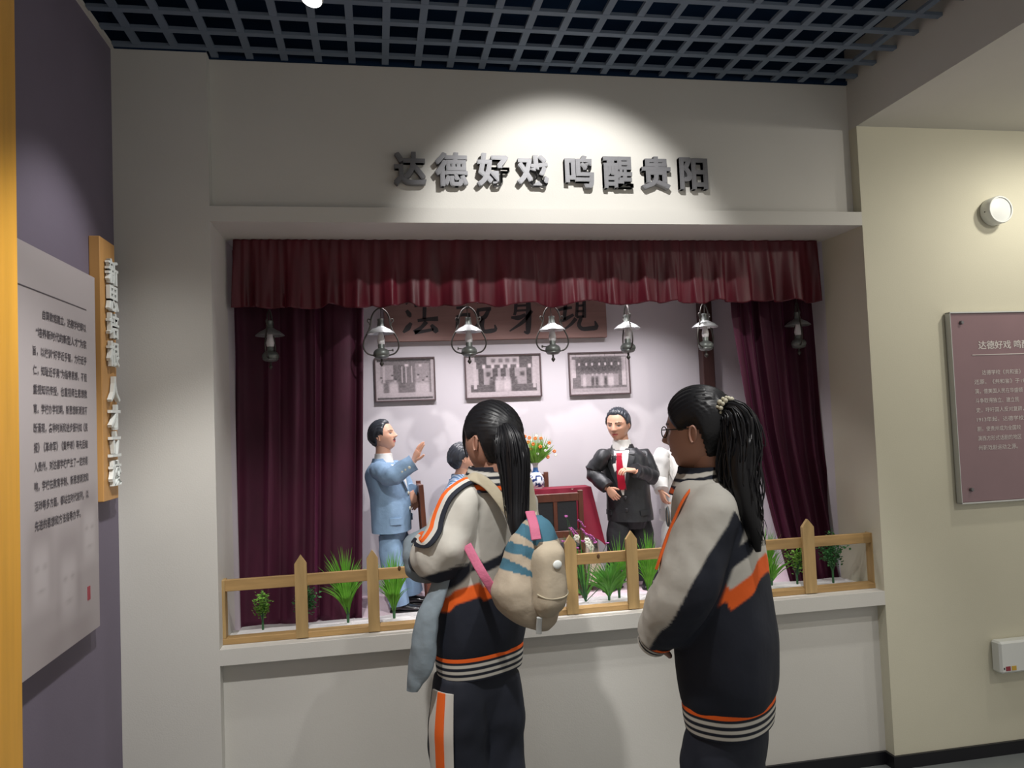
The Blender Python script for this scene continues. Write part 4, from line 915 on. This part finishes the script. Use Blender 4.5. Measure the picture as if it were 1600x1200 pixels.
# man in light blue
J = dict(k=.5, base=(.08, .53, ZF), front=(.93, -.36), head=at(598, 681, .545), h=.136, look=(.90, -.34, .22), hup=(-.25, .1, 1), neck=at(598, 718, .545),
         shR=at(591, 735, .475), elR=at(612, 744, .395), wrR=at(646, 722, .395), shL=at(617, 733, .625), elL=at(634, 765, .67), wrL=at(642, 768, .60), hl=.098, slv=.98,
         hipR=at(608, 835, .515), knR=at(614, 888, .500), anR=at(624, 940, .500), hipL=at(620, 833, .60), knL=at(634, 884, .61), anL=at(645, 922, .62), pel=at(614, 826, .555), toeR=(1, -.22), toeL=(1, -.1), shoe=.145, leg=.98)
J['handR'] = dict(d=(.42, -.05, .9), n=(.75, .45, -.35), curl=(.05, .06, .08, .1), thumb=-1, tcurl=.1)
J['handL'] = dict(d=(.3, 0, -1), n=(-.6, .8, -.2), curl=(.3, .35, .4, .45), thumb=1)
J['torso'] = [(at(613, 829, .55), .079, .112), (at(612, 800, .55), .080, .110), (at(608, 770, .55), .082, .108), (at(603, 748, .55), .082, .108), (at(600, 733, .55), .068, .098), (at(598, 722, .548), .045, .062)]
suited('mannequin', 'mannequin man in light blue suit with moustache raising an open hand', J, dict(jacket='bluecloth', trousers='bluecloth', shirt='shirt', button='button_w'), dict(moustache=True, seed=1, cuffbtn='R', nbtn=2))

# man in black
J = dict(k=.56, base=(1.09, .60, ZF), front=(-.55, -.83), head=at(966, 663, .60), h=.152, look=(-.62, -.75, -.12), neck=at(972, 697, .61),
         shR=at(943, 712, .575), elR=at(926, 738, .60), wrR=at(949, 762, .535), shL=at(1007, 712, .62), elL=at(1018, 744, .585), wrL=at(992, 735, .475), hl=.090, slv=.80,
         hipR=at(968, 815, .61), knR=at(966, 862, .60), anR=at(962, 903, .60), hipL=at(1000, 815, .63), knL=at(1006, 862, .62), anL=at(1012, 902, .60), pel=at(984, 806, .62), toeR=(-.75, -.65), toeL=(-.35, -.95), shoe=.135, leg=.98)
J['handR'] = dict(d=(.6, -.15, -.8), n=(.3, .9, .1), curl=(.35, .4, .4, .45), thumb=1)
J['handL'] = dict(d=(-1, -.1, .12), n=(.1, .35, -1), curl=(.45, .5, .55, .6), thumb=-1, tcurl=.25)
J['torso'] = [(at(985, 812, .61), .085, .108), (at(984, 790, .61), .086, .106), (at(981, 765, .61), .086, .104), (at(977, 735, .61), .084, .112), (at(974, 713, .61), .068, .108), (at(973, 700, .61), .046, .066)]
suited('mannequin', 'mannequin man in black suit and red tie with one hand on his hip', J, dict(jacket='blackcloth', trousers='blackpant', shirt='shirt', tie='tie', button='button_k'), dict(seed=2, nbtn=2, vbot=.36, vtop=.95))

# man in white
J = dict(k=.54, base=(1.36, .74, ZF), front=(-.5, -.86), head=at(1060, 668, .74), h=.148, look=(-.7, -.7, 0), neck=at(1062, 702, .745),
         shR=at(1034, 712, .70), elR=at(1029, 748, .70), wrR=at(1033, 766, .655), shL=at(1094, 712, .77), elL=at(1100, 752, .75), wrL=at(1080, 775, .66), hl=.090, slv=.95,
         hipR=at(1052, 815, .74), knR=at(1050, 852, .74), anR=at(1049, 890, .73), hipL=at(1080, 815, .76), knL=at(1084, 852, .76), anL=at(1088, 888, .75), pel=at(1066, 806, .75), toeR=(-.6, -.8), toeL=(-.3, -.95), shoe=.135)
J['handR'] = dict(d=(.15, -.25, -1), n=(.9, .2, 0), curl=(.5, .55, .6, .6), thumb=1)
J['handL'] = dict(d=(-.6, -.3, -.7), n=(.1, .5, -.8), curl=(.4, .4, .45, .5), thumb=-1)
J['torso'] = [(at(1066, 812, .75), .085, .110), (at(1065, 790, .75), .085, .106), (at(1064, 765, .75), .084, .104), (at(1063, 735, .75), .082, .112), (at(1062, 716, .75), .068, .108), (at(1062, 703, .75), .046, .066)]
suited('mannequin', 'mannequin man in white suit partly hidden behind the taller girl', J, dict(jacket='whitecloth', trousers='whitecloth', shirt='striped' if False else 'shirt', button='button_k'), dict(seed=5, nbtn=2, vbot=.40))

# seated man
J = dict(k=.5, base=(.33, .60, ZF), front=(.96, .2), head=at(722, 716, .62), h=.138, look=(.93, .12, .20), hup=(-.2, 0, 1), neck=at(717, 750, .62),
         shR=at(709, 768, .53), elR=at(722, 812, .50), wrR=at(752, 822, .54), shL=at(726, 766, .70), elL=at(740, 810, .72), wrL=at(762, 820, .66), hl=.090,
         hipR=at(708, 848, .56), knR=at(762, 850, .55), anR=at(764, 925, .55), hipL=at(712, 846, .66), knL=at(766, 846, .68), anL=at(768, 915, .68), pel=at(704, 842, .61), toeR=(1, -.05), toeL=(1, .1), shoe=.135)
J['handR'] = dict(d=(1, .1, -.2), n=(0, .1, -1), thumb=1); J['handL'] = dict(d=(1, -.1, -.2), n=(0, .1, -1), thumb=-1)
J['torso'] = [(at(704, 848, .615), .072, .098), (at(706, 825, .615), .072, .096), (at(709, 800, .615), .073, .098), (at(713, 778, .615), .070, .100), (at(716, 764, .615), .056, .090), (at(717, 754, .615), .038, .052)]
se, _ = suited('mannequin', 'seated mannequin man in pale blue striped shirt behind the girl with the backpack', J, dict(jacket='striped', trousers='blackpant', shirt='striped'), dict(seed=8, nbtn=1))

# ------------------------------------------------------------------ the two girls
WHT = np.array((.56, .54, .49)); NVY = np.array((.010, .013, .024)); ORG = np.array((.80, .12, .012))
Fh = unit(V3(FW[0], FW[1], 0)); Rh = unit(V3(RT[0], RT[1], 0))
GSK = (.40, .21, .15)
def strands(paths, rad, seed, n=70, spread=1.0, seg=26, r0=.0035, tiptaper=.3, wave=0):
    """a lock of hair: many thin tapering strands that follow one path"""
    r = random.Random(seed); P = np.array(paths, float); t = np.linspace(0, 1, seg); C = cat(P, t); R = np.interp(t, np.linspace(0, 1, len(rad)), rad); out = []
    T = np.gradient(C, axis=0)
    for i in range(n):
        q = r.uniform(0, 2*PI); s = math.sqrt(r.random()); ph = r.uniform(0, 6.28); end = r.uniform(.72, 1.0); fq = r.uniform(.8, 1.2)
        pts = []
        for j in range(seg):
            d = unit(T[j]); a = unit(np.cross(d, Fh)); b = np.cross(d, a); tw = q+.6*t[j]; rr = R[j]*s*spread
            wv = wave*math.sin(t[j]*14*fq+ph)*t[j]
            k_ = int(min(seg-1, j*end)); pts.append(C[k_]+(t[j]*end*(seg-1)-k_)*0+a*(rr*math.cos(tw)+wv)+b*(rr*math.sin(tw)*.8+wv*.5))
        rr_ = r0*(1-.85*t**3)*r.uniform(.7, 1.3); out.append(tube(pts, rr_, 5, curve=False))
    return join(*out)

def girl(name, label, G):
    d = G['d']; sc = d/FPX; f = G['f']; l = V3(-f[1], f[0], 0); ft = G['feet']
    e = empty(name, (ft[0], ft[1], 0), label, 'person')
    # head
    Hd, hc, ears, hair, B, W_ = head(G['head'], G['h'], G['look'], G.get('hup', (0, 0, 1)), GSK, lips=(.35, .12, .10), line=GIRLLINE, thick=.050, tie=G['tiel'])
    neckb = G['neck']
    parts = [Hd]+ears+[core([G['head']+(V3(0, -.10, -.18)*G['h']) @ B, G['head']+(V3(0, -.12, -.42)*G['h']) @ B, neckb-V3(0, 0, .05)], [.050, .050, .058])]
    for sd in ('L', 'R'):
        parts.append(core([G['sh'+sd], G['el'+sd], G['wr'+sd]], [.034, .032, .024])); h_ = G['hand'+sd]; parts += hand(G['wr'+sd], h_['d'], h_['n'], .165, h_.get('curl', (.4, .45, .5, .5)), thumb=h_.get('thumb', 1))
        parts.append(core([G['hip'+sd], G['kn'+sd], G['an'+sd]], [.055, .045, .032]))
    parts.append(core([G['pel'], mid(G['pel'], neckb), neckb-V3(0, 0, .06)], [.07, .07, .05]))
    V, F = join(*parts); cc = np.tile(GSK, (len(V), 1)); cc[:len(hc)] = hc
    mk('body', (V, F), 'sking', e, smooth=60, cols=cc)
    hr = mk('hair', hair, 'hair', e, smooth=60)
    pt = mk('ponytail', join(strands(G['tail'], G['tailr'], G['seed'], 300, 1.0, wave=G.get('wave', 0), r0=.0024), tube(G['tail'], np.interp(np.linspace(0, 1, len(G['tail'])), np.linspace(0, 1, len(G['tailr'])), G['tailr'])*.72, 12, 40)), 'hair', hr, smooth=70)
    # jacket: torso and sleeves fused
    rings = []
    for (cx_, y, hw) in G['torso']:
        c = atd(cx_, y, d+G.get('td', 0)); b = hw*sc/G['pw']; rings.append((c, f*b*G['ab'], l*b))
    tor = Loft(rings[::-1], 2.3)
    pieces = [tor.mesh(60, 56, .006, (9, 9, 5), G['seed'])]; sleeves = {}
    for sd in ('L', 'R'):
        P = [mid(G['sh'+sd], neckb, .45)-V3(0, 0, .045), G['sh'+sd], mid(G['sh'+sd], G['el'+sd]), G['el'+sd], mid(G['el'+sd], G['wr'+sd], .55), G['wr'+sd]]
        rr = np.array(G['slr'+sd]); t12 = np.linspace(0, 1, 14)
        Ls = Loft(limb_rings(cat(np.array(P), t12), np.interp(t12, np.linspace(0, 1, 6), rr), G['sup'+sd])); sleeves[sd] = (Ls, np.array(P))
        pieces.append(Ls.mesh(60, 32, .010, (13, 13, 9), 4+G['seed']))
    VF = remesh(join(*pieces), .0052, 6)
    V = VF[0]; cols = np.tile(WHT, (len(V), 1)); G['paint'](V, cols, f, l, sleeves, tor)
    jk = mk('jacket', VF, 'jersey', e, smooth=180, cols=cols)
    # hem rib with stripes
    hb = rings[-1]; hc_ = hb[0]
    def ribloft(c0, A, Bv, dz, grow=1.0): return Loft([(c0+V3(0, 0, z), A*g, Bv*g) for z, g in ((.012, 1.0), (0, 1.0*grow), (-dz*.5, .985*grow), (-dz, .95*grow))], 2.3)
    hl_ = ribloft(hc_, hb[1]*1.03, hb[2]*1.03, .058); hv, hf = hl_.mesh(40, 60, cap=False)
    zz = (hv[:, 2]-(hc_[2]-.058))/.070; cb = np.tile(NVY, (len(hv), 1)); cb[zz > .84] = ORG
    for a, b in ((.60, .72), (.34, .46), (.08, .20)): cb[(zz > a) & (zz < b)] = WHT
    mk('hem_rib', (hv, hf), 'rib', jk, smooth=60, cols=cb)
    # collar
    nd = unit(G['head']-neckb); cl = Loft([(neckb-V3(0, 0, .030)+nd*q, f*a, l*b) for q, a, b in ((-.015, .110, .118), (.015, .094, .098), (.045, .076, .078), (.060, .070, .072), (.045, .060, .060))], 2.0)
    cv, cf = cl.mesh(44, 48, cap=False); q = ((cv-neckb+V3(0, 0, .03)) @ nd+.015)/.075; cb = np.tile(NVY, (len(cv), 1)); cb[(q > .28) & (q < .44)] = ORG
    for a, b in ((.52, .66), (.78, .92)): cb[(q > a) & (q < b)] = WHT
    mk('collar_rib', (cv, cf), 'rib', jk, smooth=60, cols=cb)
    for sd in ('L', 'R'):
        w0 = G['wr'+sd]; dd = unit(w0-G['el'+sd]); rr = G['slr'+sd][-1]
        c_ = Loft(limb_rings([w0-dd*.012, w0, w0+dd*.02, w0+dd*.035], [rr*1.03, rr*.98, rr*.85, rr*.8], G['sup'+sd])); vv_, ff_ = c_.mesh(20, 26, cap=False); q = ((vv_-w0) @ dd+.012)/.047
        cb = np.tile(NVY, (len(vv_), 1)); cb[q < .25] = ORG; cb[(q > .42) & (q < .62)] = WHT; cb[q > .8] = WHT
        mk('cuff_rib', (vv_, ff_), 'rib', jk, smooth=60, cols=cb)
    # trousers
    pp = [Loft([(hc_+V3(0, 0, dz), hb[1]*q, hb[2]*q) for dz, q in ((-.20, .68), (-.12, .82), (-.05, .84), (.06, .84))], 2.3).mesh(14, 40)]
    legs = {}
    for sd in ('L', 'R'):
        P = [G['hip'+sd], mid(G['hip'+sd], G['kn'+sd]), G['kn'+sd], mid(G['kn'+sd], G['an'+sd]), G['an'+sd]-V3(0, 0, .02)]; t10 = np.linspace(0, 1, 12)
        Lg = Loft(limb_rings(cat(np.array(P), t10), np.interp(t10, np.linspace(0, 1, 5), G['legr']), f), 2.2); legs[sd] = Lg; pp.append(Lg.mesh(56, 34, .012, (9, 9, 7), 6))
    tr = mk('trousers', remesh(join(*pp), .008, 4), 'navy', e, smooth=180)
    for m_, a0, a1 in G['legstripe'][1]:
        Lg = legs[G['legstripe'][0]]; mk('leg_stripe', Lg.patch([(a0, .06), (a1, .06), (a1, .985), (a0, .985)], .006, 40, .006), m_, tr, smooth=60)
    for sd in ('L', 'R'):
        an = G['an'+sd]; dd = f; s = l; u = V3(0, 0, 1); b = V3(an[0], an[1], 0)-dd*.07; L_ = .235
        pr_ = [(0, .12, .30), (.06, .16, .34), (.25, .17, .36), (.45, .18, .28), (.65, .20, .20), (.85, .18, .15), (.97, .12, .10), (1.0, .05, .06)]
        o = mk('sports_shoe', Loft([(b+dd*L_*a+u*L_*(hh/2+.05), u*L_*hh/2, s*L_*wd) for a, wd, hh in pr_], 2.5).mesh(26, 22), 'whitepl', e, smooth=60)
        mk('sole', Loft([(b+dd*L_*a+u*L_*.05, u*L_*.05, s*L_*wd*1.08) for a, wd, hh in pr_], 5).mesh(18, 18), 'whi', o, smooth=50)
    return e, jk, hr, tor, sleeves, rings
def straight_leg(hx, hy, kx, ky, d, dy=0):
    h_ = atd(hx, hy, d); k_ = atd(kx, ky, d); dv = k_-h_; k2 = h_+dv*((.44-h_[2])/dv[2]); an = V3(k2[0]+.01, k2[1]+dy, .085); return h_, k2, an

# girl with backpack
d1 = 2.40; G = dict(d=d1, seed=3, f=unit(.78*Fh-.62*Rh), pw=.86, ab=.62)
G['head'] = atd(768, 686, d1-.02); G['h'] = .222; G['look'] = unit(.70*Fh-.71*Rh+V3(0, 0, .02)); G['tiel'] = (.05, -.95, .12)
G['neck'] = atd(767, 742, d1-.01)
G['shL'], G['elL'], G['wrL'] = atd(724, 784, d1-.09), atd(690, 868, d1-.12), atd(666, 862, d1+.04)
G['shR'], G['elR'], G['wrR'] = atd(806, 780, d1+.07), atd(818, 868, d1+.10), atd(780, 905, d1+.22)
G['handL'] = dict(d=(.15, 1, 0), n=(0, 0, -1), thumb=-1); G['handR'] = dict(d=(-.7, .6, .1), n=(-.5, -.3, -.6), thumb=1)
G['torso'] = [(766, 738, 24), (765, 748, 42), (763, 764, 58), (760, 790, 66), (758, 840, 66), (757, 900, 66), (755, 955, 68), (752, 990, 67), (750, 1016, 63)]
G['slrL'] = [.045, .066, .074, .076, .068, .048]; G['slrR'] = [.045, .062, .068, .068, .06, .048]
G['supL'] = (-.3, -.2, 1); G['supR'] = (.5, -.2, 1)
G['pel'] = atd(748, 1032, d1); G['hipL'], G['knL'], G['anL'] = straight_leg(716, 1050, 718, 1200, d1-.05); G['hipR'], G['knR'], G['anR'] = straight_leg(772, 1050, 774, 1200, d1+.03)
G['legr'] = [.076, .096, .090, .082, .080]; G['feet'] = (G['anL']+G['anR'])/2
G['tail'] = [atd(788, 668, d1-.13), atd(796, 690, d1-.155), atd(803, 730, d1-.16), atd(806, 780, d1-.165), atd(808, 820, d1-.185), atd(812, 856, d1-.20)]
G['tailr'] = [.022, .042, .052, .044, .036, .012]
G['legstripe'] = ('L', [('whi', -2.38, -1.45), ])
def mixin(C, m, cc): C[:] = C*(1-m[:, None])+np.asarray(cc)*m[:, None]
def soft(x, w=.0035): return sstep(x, -w, w)
def axis_info(V, P, n=60):
    ax = cat(P, np.linspace(0, 1, n)); best = np.full(len(V), 9.); k = np.zeros(len(V), int)
    for i in range(n):
        dd = np.linalg.norm(V-ax[i], axis=1); m = dd < best; best[m] = dd[m]; k[m] = i
    return ax, k, best
def paint1(V, C, f, l, sl, tor):
    c = atd(757, 880, d1); u = (V-c) @ l; z = V[:, 2]-c[2]
    zz = z+.30*u+.010*np.tanh(np.sin(u*42)*4)               # bands rise towards her right side, stepped
    ax, k, dm = axis_info(V, sl['L'][1]); slv = soft(.100-dm, .006)*soft(u-.105, .006)*(k > 14); bd = 1-slv
    mixin(C, soft(.052-zz)*bd, NVY); mixin(C, soft(.020-zz)*bd, WHT); mixin(C, soft(-.020-zz)*bd, ORG); mixin(C, soft(-.062-zz)*bd, NVY)
    rel = (V-ax[k]) @ unit(V3(0, 0, -1)-.3*f)
    mixin(C, slv*soft(rel-.048)*(k > 20), NVY)
G['paint'] = paint1
g1, jk1, hr1, tor1, slv1, rings1 = girl('person', 'girl in white and navy school tracksuit with low ponytail wearing a cream backpack', G)
LsL, PL = slv1['L']
for m_, a0, a1 in (('ora', -.30, -.10), ('whi', -.48, -.30), ('nav', -.66, -.48)):
    mk('sleeve_piping', LsL.patch([(a0, .10), (a1, .10), (a1, .93), (a0, .93)], .011, 40, .006), m_, jk1, smooth=60)
Lg_e = [c for c in g1.children if c.name.startswith('trousers')][0]
# orange centre of the trouser stripe
P = [G['hipL'], mid(G['hipL'], G['knL']), G['knL'], mid(G['knL'], G['anL']), G['anL']-V3(0, 0, .02)]; t10 = np.linspace(0, 1, 12)
Lg = Loft(limb_rings(cat(np.array(P), t10), np.interp(t10, np.linspace(0, 1, 5), G['legr']), G['f']), 2.2)
mk('leg_stripe', Lg.patch([(-2.07, .06), (-1.75, .06), (-1.75, .985), (-2.07, .985)], .009, 40, .006), 'ora', Lg_e, smooth=60)
# loose fringe strands
mk('fringe', join(*[strands([atd(742+i*1.5, 640, d1-.01), atd(727+i*1.5, 665, d1+.02), atd(725+i*2.2, 695, d1+.03), atd(731+i*2.4, 722, d1+.03)], [.004, .005, .004, .001], i, 9, r0=.0018) for i in range(4)]), 'hair', hr1, smooth=70)

# taller girl, side view
d2 = 2.10; G = dict(d=d2, seed=9, f=unit(.55*Fh-.835*Rh), pw=.82, ab=.72)
G['head'] = atd(1092, 672, d2); G['h'] = .225; G['look'] = unit(.55*Fh-.83*Rh+V3(0, 0, -.03)); G['tiel'] = (.06, -.86, .42)
G['neck'] = atd(1106, 744, d2)
G['shL'], G['elL'], G['wrL'] = atd(1112, 796, d2-.11), atd(1070, 925, d2-.16), atd(1026, 994, d2-.04)
G['shR'], G['elR'], G['wrR'] = atd(1118, 782, d2+.12), atd(1085, 905, d2+.14), atd(1066, 960, d2+.08)
G['handL'] = dict(d=(.1, 1, -.45), n=(.8, .1, .3), thumb=1, curl=(.6, .65, .7, .7)); G['handR'] = dict(d=(.3, 1, -.2), n=(-.8, .1, .3), thumb=-1)
G['torso'] = [(1108, 736, 26), (1110, 746, 46), (1114, 764, 62), (1120, 800, 72), (1124, 850, 74), (1128, 910, 76), (1134, 980, 82), (1137, 1040, 83), (1139, 1075, 79), (1139, 1092, 73)]
G['slrL'] = [.045, .070, .080, .080, .074, .052]; G['slrR'] = [.05, .08, .08, .075, .065, .05]
G['supL'] = (-.7, .3, .6); G['supR'] = (-.7, .3, .6)
G['pel'] = atd(1132, 1105, d2); G['hipL'], G['knL'], G['anL'] = straight_leg(1124, 1120, 1116, 1200, d2-.06); G['hipR'], G['knR'], G['anR'] = straight_leg(1142, 1120, 1146, 1200, d2+.08)
G['legr'] = [.066, .092, .084, .078, .076]; G['feet'] = (G['anL']+G['anR'])/2; G['hipk'] = .86
G['tail'] = [atd(1131, 640, d2-.06), atd(1150, 648, d2-.09), atd(1158, 690, d2-.10), atd(1157, 740, d2-.11), atd(1166, 790, d2-.12), atd(1177, 828, d2-.125), atd(1185, 862, d2-.13)]
G['tailr'] = [.016, .038, .055, .058, .046, .032, .010]; G['wave'] = .012
G['legstripe'] = ('R', [])
def paint2(V, C, f, l, sl, tor):
    c = atd(1130, 900, d2); fw_ = (V-c) @ f; la = (V-c) @ l; z = V[:, 2]-c[2]
    s = z+.80*fw_+.017*np.tanh(np.sin(fw_*62+.5)*4)         # bands climb towards the back in steps
    ax, k, dm = axis_info(V, sl['L'][1]); slv = soft(.096-dm, .006)*soft(la-.085, .01)*(k > 8); bd = 1-slv
    plain = C.copy(); mixin(plain, soft(.055-s), NVY)
    band = plain.copy(); mixin(band, soft(.012-s), WHT); mixin(band, soft(-.038-s), ORG); mixin(band, soft(-.090-s), NVY)
    w_ = soft(.078-fw_, .004)[:, None]; trunk = plain*(1-w_)+band*w_
    arm = C.copy(); rel = (V-ax[k]) @ unit(-f+V3(0, 0, -.40)); mixin(arm, soft(rel-(.060-.055*np.clip((k-16)/28, 0, 1)))*(k > 12), NVY)
    C[:] = trunk*bd[:, None]+arm*slv[:, None]
G['paint'] = paint2
g2, jk2, hr2, tor2, slv2, rings2 = girl('person', 'girl in white and navy school tracksuit with high beaded ponytail, hands in front', G)
LsL, PL = slv2['L']
for m_, a0, a1 in (('ora', -.10, .06), ('whi', .06, .20), ('ora', .20, .26)):
    mk('sleeve_piping', LsL.patch([(a0, .06), (a1, .06), (a1, .55), (a0, .55)], .010, 30, .006), m_, jk2, smooth=60)
r = random.Random(2); tc = atd(1133, 637, d2-.07); bd = []
for i in range(26):
    q = 2*PI*i/13+r.uniform(-.1, .1); t3 = unit(G['tail'][1]-G['tail'][0]); a_ = unit(np.cross(t3, Fh)); b_ = np.cross(t3, a_); p = tc+(a_*math.cos(q)+b_*math.sin(q))*.027+t3*(.006 if i < 13 else -.005); s = .0062*r.uniform(.8, 1.2)
    bd.append(ellipsoid(p, (s, 0, 0), (0, s, 0), (0, 0, s), 8, 6))
mk('beaded_hair_tie', join(*bd), 'tiebead', hr2, smooth=60)
# spectacles: arm over the ear and the near rim
hB = frame3(G['look']); hc_ = G['head']; hW = lambda p: (np.asarray(p, float)*G['h']) @ hB+hc_
sp = [tube([hW((s*.36, -.02, .03)), hW((s*.345, .20, .03)), hW((s*.27, .36, .03))], .0016, 6, 12) for s in (-1, 1)]
sp += [tube([hW((s*.15+.085*math.cos(q), .39, .0+.068*math.sin(q))) for q in np.linspace(0, 2*PI, 15)], .0016, 6, 30) for s in (-1, 1)]
mk('spectacles', join(*sp), 'specs', g2, smooth=60)
# round crest on the chest
cp = tor2.ev(.80, -.02, .006).reshape(3); n_ = G['f']; l2 = V3(-n_[1], n_[0], 0)
cp = tor2.ev(.66, .55, .008).reshape(3); nn = unit(G['f']*.85+l2*.52); s2 = V3(-nn[1], nn[0], 0)
cr = mk('chest_crest', ellipsoid(cp, nn*.003, s2*.026, V3(0, 0, .030), 24, 10), 'whi', jk2, smooth=60)
mk('crest_ring', tube([cp+nn*.003+s2*.021*math.cos(q)+V3(0, 0, .025)*math.sin(q) for q in np.linspace(0, 2*PI, 25)], 0.0018, 6, 50), 'greycloth', cr, smooth=60)

# ------------------------------------------------------------------ backpack on the first girl
bd0 = 2.17; bsc = bd0/FPX
bpk = empty('backpack', atd(830, 985, bd0), 'cream canvas backpack with teal print and pink straps on the girl with the low ponytail', 'backpack')
rf = unit(-.9*Fh+.4*Rh); rl = unit(.9*Rh+.4*Fh)
BR_ = [(842, 806, 8, .02), (838, 818, 24, .05), (834, 845, 38, .068), (829, 880, 48, .078), (823, 915, 56, .084), (826, 945, 50, .082), (836, 968, 34, .066), (846, 982, 12, .03)]
bl_ = Loft([(atd(x, y, bd0+.035), rf*dp, rl*hw*bsc) for x, y, hw, dp in BR_], 2.5)
bv, bf = bl_.mesh(110, 110, .007, (12, 12, 10), 2)
cb = np.tile(np.array((.46, .39, .30)), (len(bv), 1)); c0 = atd(830, 880, bd0); u = (bv-c0) @ rl; z = bv[:, 2]-c0[2]
reg = (z > -.035-.3*u) & (u < .035) & (u > -.13)
pat = np.sin((z*1.0+u*.55)*2*PI/.062+.8*np.sin(u*46))+.5*np.sin(u*70+z*30)
cb[reg & (pat > -.35)] = (.055, .16, .23)
cb[(z > .065) & (u > .0)] = (.055, .16, .23)
mk('bag_body', (bv, bf), 'canvas', bpk, smooth=60, cols=cb)
PK = [(856, 846, 14, .02), (856, 862, 24, .045), (856, 890, 26, .05), (857, 920, 27, .055), (856, 945, 24, .05), (852, 962, 12, .025)]
pl_ = Loft([(atd(x, y, bd0-.028), rf*dp, rl*hw*bsc) for x, y, hw, dp in PK], 2.6); pv, pf = pl_.mesh(50, 50, .005, (14, 14, 10), 7)
pk = mk('front_pocket', (pv, pf), 'canvas', bpk, smooth=60, cols=np.tile((.45, .385, .29), (len(pv), 1)))
mk('pocket_seam', tube([pl_.ev(.62+.05*math.sin((a+1.2)*1.3), a, .001).reshape(3) for a in np.linspace(-1.2, 1.2, 14)], .0022, 6, 30), 'strap', pk, smooth=60)
mk('round_patch', ellipsoid(pl_.ev(.32, .05, .001).reshape(3), rf*.004, rl*.014, V3(0, 0, .012), 18, 8), 'whitechar', pk, smooth=60)
mk('brand_tab', box(0, 1, 0, 1, 0, 1), 'sticker_y', pk) if False else None
def ribbon(pts, wd, th, mname, name, par, up): 
    P = np.array(pts); mk(name, Loft(limb_rings(cat(P, np.linspace(0, 1, 16)), [wd]*16, up, th/wd), 4).mesh(40, 16), mname, par, smooth=50)
ribbon([atd(722, 752, d1-.02), atd(738, 745, d1-.10), atd(762, 757, d1-.14), atd(786, 786, d1-.165), atd(806, 818, d1-.16)], .016, .005, 'strap', 'shoulder_strap', bpk, RT+UP*.9)
ribbon([atd(815, 742, d1+.02), atd(824, 752, d1-.06), atd(829, 780, d1-.10), atd(832, 815, d1-.15)], .015, .005, 'strap', 'shoulder_strap', bpk, RT)
ribbon([atd(730, 852, d1-.165), atd(742, 875, d1-.19), atd(757, 901, d1-.21), atd(777, 932, d1-.20)], .0135, .004, 'pink', 'lower_strap', bpk, RT+UP*.6)
ribbon([atd(828, 800, d1-.20), atd(834, 820, d1-.26), atd(838, 843, d1-.285)], .014, .004, 'pink', 'lower_strap', bpk, RT)
ribbon([atd(843, 965, bd0-.055), atd(842, 980, bd0-.045), atd(842, 990, bd0-.04)], .008, .004, 'glint', 'clear_tab', bpk, RT)
# grey garment over her forearm
gd = 2.26
gg = empty('draped_jacket', atd(645, 1080, gd), 'grey-blue jacket hanging over the forearm of the girl with the backpack', 'jacket')
gl = Loft([(atd(x, y, gd+dd), -Fh*dp+Rh*.01, Rh*hw*gd/FPX) for x, y, hw, dp, dd in [(698, 893, 8, .012, .03), (690, 908, 13, .02, .02), (680, 935, 16, .024, .01), (669, 965, 18, .028, 0), (664, 1000, 19, .03, 0), (661, 1030, 20, .028, 0), (653, 1058, 15, .02, 0), (644, 1080, 7, .010, 0)]], 2.2)
mk('hanging_sleeve', gl.mesh(60, 30, .008, (22, 22, 9), 5), 'greycloth', gg, smooth=60)
g3 = Loft([(atd(x, y, d1+dd), -Fh*dp, Rh*hw*d1/FPX) for x, y, hw, dp, dd in [(682, 820, 12, .02, .06), (664, 836, 26, .035, .05), (655, 856, 24, .05, .05), (652, 876, 20, .05, .05), (656, 896, 20, .045, .05), (674, 908, 20, .03, .04), (692, 906, 10, .015, .02)]], 2.2)
mk('folded_body', g3.mesh(50, 30, .010, (16, 16, 12), 6), 'greycloth', gg, smooth=60)
g4 = Loft([(atd(x, y, d1+dd), -Fh*dp, Rh*hw*d1/FPX) for x, y, hw, dp, dd in [(652, 862, 9, .01, -.025), (650, 876, 12, .02, -.03), (655, 890, 12, .02, -.03), (666, 898, 8, .01, -.02)]], 2.2)
mk('dark_lining', g4.mesh(24, 20), 'darkcloth', gg, smooth=60)
